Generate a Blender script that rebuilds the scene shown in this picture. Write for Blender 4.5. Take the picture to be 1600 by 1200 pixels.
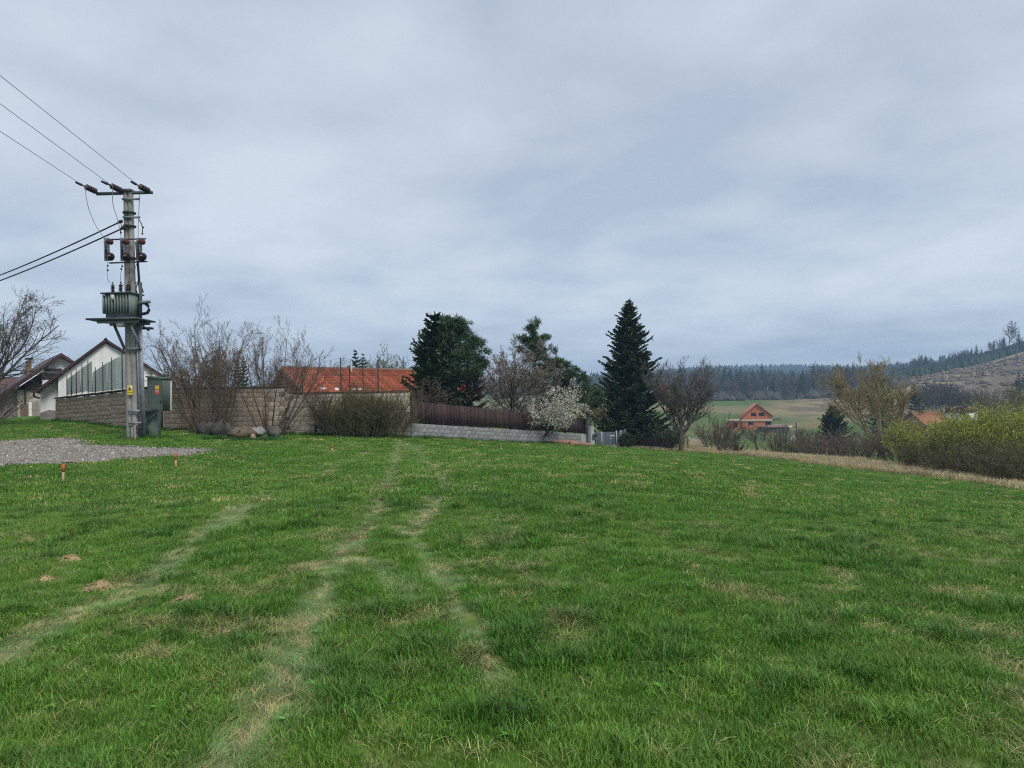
import bpy, math
import numpy as np
from mathutils import Matrix, Vector

# ---------------------------------------------------------------- scene, camera, world, sun
scene = bpy.context.scene
for o in list(bpy.data.objects):
    bpy.data.objects.remove(o)
COL = scene.collection
EYE = 1.65
FPX = 1150.0                       # focal length in photo pixels (1600 wide)
PITCH = math.atan(25.0 / FPX)
ROLL = math.radians(1.2)
_f = np.array([0, math.cos(PITCH), math.sin(PITCH)])
_u0 = np.array([0, -math.sin(PITCH), math.cos(PITCH)])
_r0 = np.array([1.0, 0, 0])
_r = math.cos(ROLL) * _r0 - math.sin(ROLL) * _u0
_u = math.sin(ROLL) * _r0 + math.cos(ROLL) * _u0
CAM = np.array([0, 0, EYE])
cam_data = bpy.data.cameras.new('camera')
cam = bpy.data.objects.new('camera', cam_data)
COL.objects.link(cam)
cam_data.sensor_fit = 'HORIZONTAL'
cam_data.sensor_width = 36.0
cam_data.lens = 36.0 * FPX / 1600.0
cam_data.clip_start = 0.05
cam_data.clip_end = 9000
cam.matrix_world = Matrix(((_r[0], _u[0], -_f[0], 0), (_r[1], _u[1], -_f[1], 0), (_r[2], _u[2], -_f[2], EYE), (0, 0, 0, 1)))
scene.camera = cam

SUN_EL, SUN_AZ = math.radians(50), math.radians(142)      # azimuth from +Y towards +X
world = bpy.data.worlds.new('World')
scene.world = world
world.use_nodes = True
wt = world.node_tree
wt.nodes.clear()
def wn(t, **k):
    n = wt.nodes.new(t)
    for a, b in k.items():
        setattr(n, a, b)
    return n
wl = wt.links.new
w_out = wn('ShaderNodeOutputWorld'); w_bg = wn('ShaderNodeBackground')
w_bg.inputs['Strength'].default_value = 0.1
w_sky = wn('ShaderNodeTexSky', sky_type='NISHITA')
w_sky.sun_disc = False
w_sky.sun_elevation = SUN_EL
w_sky.sun_rotation = SUN_AZ
w_tc = wn('ShaderNodeTexCoord')
w_sep = wn('ShaderNodeSeparateXYZ'); wl(w_tc.outputs['Generated'], w_sep.inputs[0])
def wmath(op, a, b=None, clamp=False):
    n = wn('ShaderNodeMath', operation=op, use_clamp=clamp)
    for i, v in enumerate((a, b)):
        if v is None: continue
        if isinstance(v, (int, float)): n.inputs[i].default_value = v
        else: wl(v, n.inputs[i])
    return n.outputs[0]
# cloud deck: direction projected on a flat layer overhead
w_den = wmath('ADD', wmath('MAXIMUM', w_sep.outputs['Z'], 0.0), 0.16)
w_cmb = wn('ShaderNodeCombineXYZ')
wl(wmath('DIVIDE', w_sep.outputs['X'], w_den), w_cmb.inputs[0])
wl(wmath('DIVIDE', w_sep.outputs['Y'], w_den), w_cmb.inputs[1])
def wnoise(scale, detail, rough, dist, loc):
    mp = wn('ShaderNodeMapping'); mp.inputs['Location'].default_value = loc
    mp.inputs['Rotation'].default_value = (0, 0, 0.35)
    mp.inputs['Scale'].default_value = (1.0, 1.0, 1)
    wl(w_cmb.outputs[0], mp.inputs[0])
    n = wn('ShaderNodeTexNoise'); n.inputs['Scale'].default_value = scale
    n.inputs['Detail'].default_value = detail; n.inputs['Roughness'].default_value = rough
    n.inputs['Distortion'].default_value = dist
    wl(mp.outputs[0], n.inputs['Vector'])
    return n.outputs['Fac']
n1 = wnoise(0.9, 5, 0.48, 0.2, (3.1, 1.7, 0)); n2 = wnoise(2.6, 5, 0.5, 0.15, (7.3, 4.2, 0))
nn = wmath('ADD', wmath('MULTIPLY', n1, 0.65), wmath('MULTIPLY', n2, 0.35))
w_ramp = wn('ShaderNodeValToRGB')
cr = w_ramp.color_ramp
cr.elements[0].position = 0.38; cr.elements[0].color = (0.292, 0.337, 0.404, 1)
cr.elements[1].position = 0.63; cr.elements[1].color = (0.438, 0.476, 0.522, 1)
e = cr.elements.new(0.5); e.color = (0.366, 0.411, 0.467, 1)
wl(nn, w_ramp.inputs[0])
w_gain = wn('ShaderNodeMixRGB', blend_type='MULTIPLY'); w_gain.inputs[0].default_value = 1
w_gain.inputs[2].default_value = (10, 10, 10, 1)
wl(w_ramp.outputs[0], w_gain.inputs[1])
w_hz = wn('ShaderNodeMapRange', interpolation_type='SMOOTHSTEP')      # overcast thins towards the horizon
w_hz.inputs[1].default_value = 0.0; w_hz.inputs[2].default_value = 0.36; w_hz.inputs[3].default_value = 1.16; w_hz.inputs[4].default_value = 1.0
wl(w_sep.outputs['Z'], w_hz.inputs[0])
w_gain2 = wn('ShaderNodeMixRGB', blend_type='MULTIPLY'); w_gain2.inputs[0].default_value = 1
wl(w_gain.outputs[0], w_gain2.inputs[1]); wl(w_hz.outputs[0], w_gain2.inputs[2])
w_mix = wn('ShaderNodeMixRGB'); w_mix.inputs[0].default_value = 0.94
wl(w_sky.outputs[0], w_mix.inputs[1]); wl(w_gain2.outputs[0], w_mix.inputs[2])
wl(w_mix.outputs[0], w_bg.inputs['Color']); wl(w_bg.outputs[0], w_out.inputs[0])

sun_data = bpy.data.lights.new('sun', 'SUN')
sun_data.energy = 1.5
sun_data.angle = math.radians(22)
sun_data.color = (1.0, 0.95, 0.88)
sun = bpy.data.objects.new('sun', sun_data)
COL.objects.link(sun)
sd = Vector((math.sin(SUN_AZ) * math.cos(SUN_EL), math.cos(SUN_AZ) * math.cos(SUN_EL), math.sin(SUN_EL)))
sun.rotation_euler = sd.to_track_quat('Z', 'Y').to_euler()

scene.view_settings.view_transform = 'Standard'
scene.view_settings.look = 'None'
scene.view_settings.gamma = 1
scene.view_settings.exposure = 0.74
scene.view_settings.use_curve_mapping = False
scene.render.engine = 'CYCLES'
scene.cycles.use_denoising = False
scene.cycles.use_adaptive_sampling = False
scene.cycles.pixel_filter_type = 'BLACKMAN_HARRIS'
scene.cycles.filter_width = 1.15
scene.render.resolution_x = 1024
scene.render.resolution_y = 768

# ---------------------------------------------------------------- small maths
def ray(px, py):
    return _r * (px - 800.0) - _u * (py - 600.0) + _f * FPX
def P(px, py, d):
    v = ray(px, py)
    return CAM + v * (d / v[1])
def nrm(a):
    return a / np.maximum(np.linalg.norm(a, axis=-1, keepdims=True), 1e-9)
def _hash(ix, iy, s):
    h = (ix.astype(np.int64) * 374761393 + iy.astype(np.int64) * 668265263 + s * 982451653) & 0x7fffffff
    h = ((h ^ (h >> 13)) * 1274126177) & 0x7fffffff
    return ((h ^ (h >> 16)) & 0xffff) / 65535.0
def vnoise(x, y, s=0):
    x = np.asarray(x, float); y = np.asarray(y, float)
    ix = np.floor(x); iy = np.floor(y)
    fx = x - ix; fy = y - iy
    fx = fx * fx * (3 - 2 * fx); fy = fy * fy * (3 - 2 * fy)
    a = _hash(ix, iy, s); b = _hash(ix + 1, iy, s); c = _hash(ix, iy + 1, s); d = _hash(ix + 1, iy + 1, s)
    return (a * (1 - fx) + b * fx) * (1 - fy) + (c * (1 - fx) + d * fx) * fy
def fbm(x, y, s=0, oct=4):
    t = 0; a = 0.5; n = 0
    for i in range(oct):
        t = t + a * vnoise(np.asarray(x) * 2 ** i + 17.3 * i, np.asarray(y) * 2 ** i - 9.1 * i, s + i); n += a; a *= 0.55
    return t / n
def sstep(a, b, x):
    t = np.clip((np.asarray(x) - a) / (b - a), 0, 1)
    return t * t * (3 - 2 * t)

# ---------------------------------------------------------------- terrain height (fitted through surveyed spots)
_spots = [(98,755,17),(275,732,20.5),(519,706,28),(783,702,32),(215,685,28),(0,731,19),(0,690,27),(350,705,25.5),
 (92,659,37.5),(205,673,33.2),(258,674.5,32),(440,679,34),(620,684,36),(700,687,40),(780,690,45),(915,694,54),(978,699,55),
 (1065,706,50),(1090,684,95),(1090,705,54),(1150,712,48),(1300,730,39),(1440,745,33.5),(1600,768,27),
 (1300,718,48),(1440,729,45),(1600,757,33),(1200,705,70),(1200,690,95),(1180,671,200),(1130,672,200),(1240,674,190),
 (1100,632,320),(1300,622,340),(1440,690,130),(1385,712,72),(1500,661,150),(1425,591,420),(1600,549,450),
 (1500,632,260),(1600,642,250),(1270,715,60),(1600,720,70),
 (1000,618,420),(1200,606,520),(1350,604,520),(60,653,42),(0,655,44),(30,663,36),(120,668,33),
 (640,640,90),(300,635,90),(700,632,200),(300,630,200),(900,625,380),(500,628,600),(100,636,600),
 (1150,583,1500),(1250,582,1500),(1380,584,1500),(1000,592,1500),(1000,600,1100),(1250,603,1100),(1550,570,700),(1700,560,900),(1700,520,480),
 (800,612,1500),(400,618,1600),(0,622,1600),(1250,590,2600),(600,610,2600),(100,620,2600),(1700,570,2600)]
_pts = [P(*s) for s in _spots]
_pts += [np.array(p, float) for p in [(0,0,0),(0,3.3,0),(-2.5,4,0.02),(2.5,4,-0.05),(-6,7,0.03),(6,7,-0.35),(0,8,-0.03),(-10,12,0.0),
 (12,12,-1.0),(0,14,-0.05),(7,18,-0.75),(13,24,-1.6),(0,22,-0.18),(20,15,-1.9),(9,34,-1.3),(-20,10,0.3),(-30,25,0.6),(10,0,-0.5),(-10,0,0.2),
 (0,-8,0.1),(-12,-8,0.3),(12,-8,-0.5),(30,10,-3.0),(40,40,-4.2),(60,80,-5.5),(-60,60,1.2),(-80,20,1.5),(0,-60,0.5),(60,-40,-3),(-60,-40,1.5),
 (0,-600,0),(600,-300,0),(-600,-300,3),(900,300,30),(-900,500,5),(0,-2600,0),(2600,-500,20),(-2600,-500,10),(2600,1500,60),(-2600,1500,10)]]
_pts = np.array(_pts)
def _warp(x, y):
    r = np.sqrt(x * x + y * y) + 1e-9
    k = np.log1p(r / 14.0) / r
    return np.stack([x * k, y * k], -1)
_W = _warp(_pts[:, 0], _pts[:, 1])
_MC = 0.12
def _phi(a, b):
    d2 = ((a[:, None, :] - b[None, :, :]) ** 2).sum(-1)
    return np.sqrt(d2 + _MC * _MC)
_n = len(_W)
_A = np.zeros((_n + 1, _n + 1)); _A[:_n, :_n] = _phi(_W, _W) - 2e-3 * np.eye(_n); _A[:_n, _n] = 1; _A[_n, :_n] = 1
_S = np.linalg.solve(_A, np.append(_pts[:, 2], 0))
def H0(x, y):
    x = np.asarray(x, float); y = np.asarray(y, float)
    q = _warp(x.ravel(), y.ravel())
    out = np.empty(len(q))
    for i in range(0, len(q), 20000):
        out[i:i + 20000] = _phi(q[i:i + 20000], _W) @ _S[:_n] + _S[_n]
    return out.reshape(x.shape)
def GR(px, py, h=None):
    """where the sight line of a photo spot meets the ground"""
    v = ray(px, py)
    d = np.geomspace(1.5, 1500, 2500)
    pts = CAM[None] + v[None] * (d / v[1])[:, None]
    g = pts[:, 2] - H0(pts[:, 0], pts[:, 1])
    k = np.argmax(g < 0)
    if g[k] >= 0: k = len(d) - 1
    if k > 0:
        t = g[k - 1] / (g[k - 1] - g[k] + 1e-12)
        return pts[k - 1] + (pts[k] - pts[k - 1]) * t
    return pts[k]
def inpoly(x, y, poly):
    x = np.asarray(x); y = np.asarray(y); c = np.zeros(x.shape, bool)
    n = len(poly)
    for i in range(n):
        x1, y1 = poly[i][:2]; x2, y2 = poly[(i + 1) % n][:2]
        c ^= ((y1 > y) != (y2 > y)) & (x < (x2 - x1) * (y - y1) / (y2 - y1 + 1e-12) + x1)
    return c
def dist_poly(x, y, line):
    """distance to an open polyline"""
    x = np.asarray(x, float); y = np.asarray(y, float)
    best = np.full(x.shape, 1e9)
    for i in range(len(line) - 1):
        ax, ay = line[i][:2]; bx, by = line[i + 1][:2]
        dx, dy = bx - ax, by - ay
        t = np.clip(((x - ax) * dx + (y - ay) * dy) / (dx * dx + dy * dy + 1e-12), 0, 1)
        best = np.minimum(best, np.hypot(x - ax - t * dx, y - ay - t * dy))
    return best

GRAVEL = [GR(*p) for p in [(-260,700),(-120,692),(0,690),(60,687),(105,686),(125,692),(165,697),(250,700),(320,701),(362,704),(330,707),(270,711),(200,716),(100,723),(0,732),(-150,745),(-260,755)]]
def gravel_mask(x, y):
    """1 inside the gravel, soft and ragged at its rim"""
    inside = inpoly(x, y, GRAVEL)
    d = dist_poly(x, y, GRAVEL + [GRAVEL[0]])
    sd_ = np.where(inside, d, -d) + (fbm(x * 0.9, y * 0.9, 31, 4) - 0.5) * 1.5
    return sd_
def L_(pts): return [GR(*p) for p in pts]
TRACKS = [(L_([(300,1260),(345,1190),(440,1040),(500,930),(515,890),(535,860)]), 0.27, 1.0),
 (L_([(535,860),(575,820),(600,770),(617,720)]), 0.24, 1.0),
 (L_([(600,770),(617,720),(622,702),(626,688)]), 0.42, 1.0),
 (L_([(800,1080),(755,1000),(705,930),(660,865),(640,830)]), 0.18, 0.85),
 (L_([(640,830),(675,790),(692,755)]), 0.24, 1.0),
 (L_([(692,755),(680,730),(655,708),(640,692)]), 0.46, 1.0),
 (L_([(-60,1060),(60,1000),(200,930),(320,835)]), 0.26, 0.7),
 (L_([(320,835),(410,775),(500,740),(565,712),(590,700)]), 0.36, 0.8),
 (L_([(640,940),(600,900),(570,880)]), 0.22, 0.5)]
SOIL = [L_([(470,1080),(478,1040)]), L_([(548,872),(562,842),(600,785),(612,745)]), L_([(632,834),(680,808)]), L_([(455,1130),(470,1110)])]
def track_mask(x, y):
    m = np.zeros(np.shape(x))
    w = (fbm(np.asarray(x) * 1.9, np.asarray(y) * 1.9, 71, 4) - 0.5) * 0.36
    for line, wd, st in TRACKS:
        d = dist_poly(x, y, line) + w
        m = np.maximum(m, st * (1 - sstep(wd * 0.22, wd * 1.0, d)))
    return m * (0.62 + 0.62 * fbm(np.asarray(x) * 2.1, np.asarray(y) * 2.1, 77, 3))
def soil_mask(x, y):
    m = np.zeros(np.shape(x))
    w = (fbm(np.asarray(x) * 5, np.asarray(y) * 5, 91, 3) - 0.5) * 0.35
    for line in SOIL:
        m = np.maximum(m, 1 - sstep(0.04, 0.20, dist_poly(x, y, line) + w * 1.6))
    return m
# wall line and right-hand rim of the meadow, in plan
WA = P(250, 674, 32); WB = P(640, 684, 36.5); WC = P(915, 694, 54)
WL = P(92, 659, 37.5)
BROW = [GR(*p) for p in [(1150,711),(1300,728),(1440,744),(1600,767)]]
BROW = [np.array([13.0, 75, 0])] + [np.array([b[0], b[1], 0]) for b in BROW] + [np.array([21, 15, 0]), np.array([24, -10, 0])]
def brow_x(y):
    ys = np.array([b[1] for b in BROW][::-1]); xs = np.array([b[0] for b in BROW][::-1])
    o = np.argsort(ys)
    return np.interp(y, ys[o], xs[o])
def back_y(x):
    """meadow's far limit along the walls and fences"""
    xs = np.array([-60, WL[0] - 8, WL[0], WA[0], WB[0], WC[0], 9.5, 13, 16])
    ys = np.array([44, 44, WL[1], WA[1], WB[1], WC[1], 55, 52, 52]) 
    return np.interp(x, xs, ys)
def bumps(x, y):
    r = np.hypot(x, y)
    k = np.clip(1 - sstep(40, 90, r), 0, 1) * np.clip(-gravel_mask(x, y) / 1.0, 0, 1)
    b = (fbm(x * 0.55, y * 0.55, 3, 3) - 0.5) * 0.16 + (fbm(x * 2.2, y * 2.2, 5, 2) - 0.5) * 0.05
    return b * k - 0.05 * k * np.clip(track_mask(x, y), 0, 1)
def H(x, y):
    x = np.asarray(x, float); y = np.asarray(y, float)
    z = H0(x, y)
    r = np.hypot(x, y)
    z = z + bumps(x, y) * (r < 95) if np.ndim(x) else z + float(bumps(np.array([x]), np.array([y]))[0]) * (r < 95)
    return z
def h(x, y): return float(H(np.array([float(x)]), np.array([float(y)]))[0])

# ---------------------------------------------------------------- object helpers
def lk(o): COL.objects.link(o); return o
def mesh_of(name, parts, smooth=False):
    """parts: list of (verts (N,3), faces (F,k))"""
    vs = []; loops = []; starts = []; tot = 0; ls = 0
    for v, f in parts:
        v = np.asarray(v, float).reshape(-1, 3); f = np.asarray(f, int)
        if len(f) == 0: continue
        vs.append(v); k = f.shape[1]
        loops.append((f + tot).ravel())
        starts.append(ls + np.arange(len(f)) * k)
        ls += f.size; tot += len(v)
    m = bpy.data.meshes.new(name)
    V = np.concatenate(vs); Lp = np.concatenate(loops); St = np.concatenate(starts)
    m.vertices.add(len(V)); m.vertices.foreach_set('co', V.astype(np.float32).ravel())
    m.loops.add(len(Lp)); m.loops.foreach_set('vertex_index', Lp.astype(np.int32))
    m.polygons.add(len(St)); m.polygons.foreach_set('loop_start', St.astype(np.int32))
    if smooth:
        m.polygons.foreach_set('use_smooth', np.ones(len(St), bool))
    m.update(calc_edges=True)
    m.validate()
    return m
def tag(o, label=None, cat=None, group=None, kind=None):
    for k, v in (('label', label), ('category', cat), ('group', group), ('kind', kind)):
        if v: o[k] = v
    return o
def thing(name, loc, label, cat, group=None, rz=0.0, sc=None):
    o = lk(bpy.data.objects.new(name, None))
    o.empty_display_size = 0.1
    o.location = loc; o.rotation_euler = (0, 0, rz)
    if sc is not None: o.scale = (sc, sc, sc) if np.isscalar(sc) else sc
    return tag(o, label, cat, group)
def part(name, parts, mat, parent=None, smooth=False, world=True, kind=None, label=None):
    """one mesh object; its vertices are in world space when world is set, else in the parent's space"""
    m = parts if isinstance(parts, bpy.types.Mesh) else mesh_of(name, parts, smooth)
    if mat is not None and not m.materials: m.materials.append(mat)
    o = lk(bpy.data.objects.new(name, m))
    if parent is not None:
        o.parent = parent
        if world:
            r = parent; M = Matrix.Identity(4)
            while r is not None:
                B = Matrix.LocRotScale(r.location, r.rotation_euler, r.scale)
                M = B @ M if r.parent is None else B @ M
                if r.parent is not None: M = r.matrix_parent_inverse @ M
                r = r.parent
            o.matrix_parent_inverse = M.inverted()
    if kind: o['kind'] = kind
    if label: o['label'] = label
    return o
def copy_thing(root, loc, rz, sc, label=None, group=None):
    r = lk(root.copy()); r.location = loc; r.rotation_euler = (0, 0, rz)
    r.scale = (sc, sc, sc) if np.isscalar(sc) else sc
    if label: r['label'] = label
    if group: r['group'] = group
    for c in [c for c in root.children]:
        k = lk(c.copy()); k.parent = r
        for g in [g for g in c.children]:
            q = lk(g.copy()); q.parent = k
    return r
BOXF = np.array([[0,3,2,1],[4,5,6,7],[0,1,5,4],[1,2,6,5],[2,3,7,6],[3,0,4,7]])
def box(c, s, rz=0.0, tilt=None):
    x, y, z = np.array(s) / 2.0
    v = np.array([[-x,-y,-z],[x,-y,-z],[x,y,-z],[-x,y,-z],[-x,-y,z],[x,-y,z],[x,y,z],[-x,y,z]])
    if tilt is not None: v = v @ np.array(tilt).T
    cs, sn = math.cos(rz), math.sin(rz)
    v = v @ np.array([[cs, sn, 0], [-sn, cs, 0], [0, 0, 1]])
    return (v + np.array(c), BOXF)
def beam(a, b, w, t, up=(0, 0, 1)):
    """box-section bar from a to b"""
    a = np.array(a, float); b = np.array(b, float)
    d = nrm(b - a); s = np.cross(d, up)
    if np.linalg.norm(s) < 1e-4: s = np.array([1.0, 0, 0])
    s = nrm(s); q = np.cross(s, d)
    v = []
    for e in (a, b):
        for i, j in ((-1,-1),(1,-1),(1,1),(-1,1)):
            v.append(e + s * i * w / 2 + q * j * t / 2)
    return (np.array(v), np.array([[0,1,2,3],[7,6,5,4],[0,4,5,1],[1,5,6,2],[2,6,7,3],[3,7,4,0]]))
def tubes(p0, p1, r0, r1, k=3):
    p0 = np.asarray(p0, float); p1 = np.asarray(p1, float); n = len(p0)
    r0 = np.broadcast_to(np.asarray(r0, float), (n,)); r1 = np.broadcast_to(np.asarray(r1, float), (n,))
    d = nrm(p1 - p0)
    ref = np.where(np.abs(d[:, 2:3]) > 0.9, np.array([[1.0, 0, 0]]), np.array([[0, 0, 1.0]]))
    a = nrm(np.cross(d, ref)); b = np.cross(d, a)
    ang = np.arange(k) * 2 * math.pi / k
    off = a[:, None, :] * np.cos(ang)[None, :, None] + b[:, None, :] * np.sin(ang)[None, :, None]
    v = np.concatenate([p0[:, None] + off * r0[:, None, None], p1[:, None] + off * r1[:, None, None]], 1)
    i = np.arange(k); j = (i + 1) % k
    f = np.stack([i, j, j + k, i + k], 1)
    return (v.reshape(-1, 3), (f[None] + (np.arange(n) * 2 * k)[:, None, None]).reshape(-1, 4))
def polytube(pts, r, k=8, cap=True):
    pts = np.asarray(pts, float); n = len(pts)
    r = np.broadcast_to(np.asarray(r, float), (n,))
    d = np.gradient(pts, axis=0); d = nrm(d)
    ref = np.array([1.0, 0, 0]) if abs(d[0][2]) > 0.9 else np.array([0, 0, 1.0])
    a = nrm(np.cross(d, ref)); b = np.cross(d, a)
    ang = np.arange(k) * 2 * math.pi / k
    v = pts[:, None] + (a[:, None] * np.cos(ang)[None, :, None] + b[:, None] * np.sin(ang)[None, :, None]) * r[:, None, None]
    i = np.arange(k); j = (i + 1) % k
    f = np.concatenate([np.stack([i, j, j + k, i + k], 1) + s * k for s in range(n - 1)])
    out = [(v.reshape(-1, 3), f)]
    if cap:
        out.append((v[-1], np.arange(k)[None])); out.append((v[0], np.arange(k)[::-1][None]))
    return out
def lathe(c, prof, axis=(0, 0, 1), k=12):
    """prof: list of (distance along the axis, radius)"""
    axis = nrm(np.array(axis, float)); c = np.array(c, float)
    ref = np.array([1.0, 0, 0]) if abs(axis[2]) > 0.9 else np.array([0, 0, 1.0])
    a = nrm(np.cross(axis, ref)); b = np.cross(axis, a)
    ang = np.arange(k) * 2 * math.pi / k
    ring = a[None] * np.cos(ang)[:, None] + b[None] * np.sin(ang)[:, None]
    v = np.concatenate([c + axis * t + ring * r for t, r in prof])
    i = np.arange(k); j = (i + 1) % k
    f = np.concatenate([np.stack([i, j, j + k, i + k], 1) + s * k for s in range(len(prof) - 1)])
    n = len(prof)
    return [(v, f), (v[(n - 1) * k:], np.arange(k)[None]), (v[:k], np.arange(k)[::-1][None])]
class Plane:
    """an upright plane through two plan points; spots on it are found by sight line"""
    def __init__(s, A, B):
        s.O = np.array(A, float); e = np.array([B[0] - A[0], B[1] - A[1], 0.0]); s.len = np.linalg.norm(e)
        s.e = e / s.len; s.n = np.array([s.e[1], -s.e[0], 0.0])     # n faces the viewer when A is left of B
    def at(s, px, py, off=0.0):
        v = ray(px, py); t = ((s.O + s.n * off - CAM) @ s.n) / (v @ s.n)
        return CAM + v * t
    def slab(s, pix, front, back):
        """outline given by spots, extruded from `front` metres before the plane to `back` metres behind it"""
        p = np.array([q if len(q) == 3 else s.at(*q) for q in pix]); n = len(p)
        v = np.concatenate([p + s.n * front, p - s.n * back]); i = np.arange(n); j = (i + 1) % n
        return [(v[:n], i[None]), (v[n:], i[::-1][None]), (v, np.stack([i, i + n, j + n, j], 1))]
    def rect(s, x0, y0, x1, y1, front, back):
        """upright rectangle with level edges: corner spots top-left and bottom-right"""
        a = s.at(x0, y0); b = s.at(x1, y1)
        c = a.copy(); c[2] = b[2]; d = b.copy(); d[2] = a[2]
        return s.slab([a, c, b, d], front, back)

# ---------------------------------------------------------------- materials
def mat(name, c1, c2=None, scale=4.0, rough=0.85, bump=0.0, bscale=None, island=0.0, obj=0.0, metal=0.0, spec=0.3,
        trans=0.0, detail=5, stretch=(1, 1, 1), attr=None, hue=0.0, streak=0.0):
    m = bpy.data.materials.new(name); m.use_nodes = True
    t = m.node_tree; t.nodes.clear(); N = t.nodes.new; K = t.links.new
    out = N('ShaderNodeOutputMaterial'); b = N('ShaderNodeBsdfPrincipled')
    b.inputs['Roughness'].default_value = rough; b.inputs['Metallic'].default_value = metal
    b.inputs['Specular IOR Level'].default_value = spec
    tc = N('ShaderNodeTexCoord'); mp = N('ShaderNodeMapping'); mp.inputs['Scale'].default_value = stretch
    K(tc.outputs['Object'], mp.inputs[0])
    c2 = c2 or tuple(x * 0.75 for x in c1)
    nz = N('ShaderNodeTexNoise'); nz.inputs['Scale'].default_value = scale; nz.inputs['Detail'].default_value = detail
    nz.inputs['Roughness'].default_value = 0.65
    K(mp.outputs[0], nz.inputs['Vector'])
    rp = N('ShaderNodeValToRGB'); rp.color_ramp.elements[0].position = 0.34; rp.color_ramp.elements[1].position = 0.66
    rp.color_ramp.elements[0].color = (*c2, 1); rp.color_ramp.elements[1].color = (*c1, 1)
    K(nz.outputs['Fac'], rp.inputs[0]); colr = rp.outputs[0]
    if attr:
        at = N('ShaderNodeAttribute'); at.attribute_name = attr[0]; at.attribute_type = attr[1]
        mx = N('ShaderNodeMixRGB'); mx.blend_type = 'MULTIPLY'; mx.inputs[0].default_value = 1
        K(at.outputs['Color'], mx.inputs[1]); K(colr, mx.inputs[2]); colr = mx.outputs[0]
    if streak:
        n3 = N('ShaderNodeTexNoise'); n3.inputs['Scale'].default_value = 1.0; n3.inputs['Detail'].default_value = 4
        m3 = N('ShaderNodeMapping'); m3.inputs['Scale'].default_value = (5, 5, 0.35); K(tc.outputs['Object'], m3.inputs[0]); K(m3.outputs[0], n3.inputs['Vector'])
        r3 = N('ShaderNodeMapRange'); r3.inputs[1].default_value = 0.35; r3.inputs[2].default_value = 0.7; r3.inputs[3].default_value = 1.0 - streak; r3.inputs[4].default_value = 1.05
        K(n3.outputs['Fac'], r3.inputs[0])
        m4 = N('ShaderNodeMixRGB'); m4.blend_type = 'MULTIPLY'; m4.inputs[0].default_value = 1
        K(colr, m4.inputs[1]); K(r3.outputs[0], m4.inputs[2]); colr = m4.outputs[0]
    for amt, kind in ((island, 'i'), (obj, 'o')):
        if not amt: continue
        src = N('ShaderNodeNewGeometry').outputs['Random Per Island'] if kind == 'i' else N('ShaderNodeObjectInfo').outputs['Random']
        mr = N('ShaderNodeMapRange'); mr.inputs[3].default_value = 1 - amt; mr.inputs[4].default_value = 1 + amt
        K(src, mr.inputs[0])
        hs = N('ShaderNodeHueSaturation'); K(mr.outputs[0], hs.inputs['Value']); K(colr, hs.inputs['Color'])
        if hue:
            mh = N('ShaderNodeMapRange'); mh.inputs[3].default_value = 0.5 - hue; mh.inputs[4].default_value = 0.5 + hue
            ml = N('ShaderNodeMath'); ml.operation = 'FRACT'; mm = N('ShaderNodeMath'); mm.operation = 'MULTIPLY'; mm.inputs[1].default_value = 7.31
            K(src, mm.inputs[0]); K(mm.outputs[0], ml.inputs[0]); K(ml.outputs[0], mh.inputs[0]); K(mh.outputs[0], hs.inputs['Hue'])
        colr = hs.outputs[0]
    K(colr, b.inputs['Base Color'])
    if bump:
        bn = N('ShaderNodeTexNoise'); bn.inputs['Scale'].default_value = bscale or scale * 4; bn.inputs['Detail'].default_value = 6
        K(mp.outputs[0], bn.inputs['Vector'])
        bp = N('ShaderNodeBump'); bp.inputs['Strength'].default_value = 1.0; bp.inputs['Distance'].default_value = bump
        K(bn.outputs['Fac'], bp.inputs['Height']); K(bp.outputs[0], b.inputs['Normal'])
    if trans:
        tr = N('ShaderNodeBsdfTranslucent'); K(colr, tr.inputs['Color'])
        ms = N('ShaderNodeMixShader'); ms.inputs[0].default_value = trans
        K(b.outputs[0], ms.inputs[1]); K(tr.outputs[0], ms.inputs[2]); K(ms.outputs[0], out.inputs[0])
    else:
        K(b.outputs[0], out.inputs[0])
    return m

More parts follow.
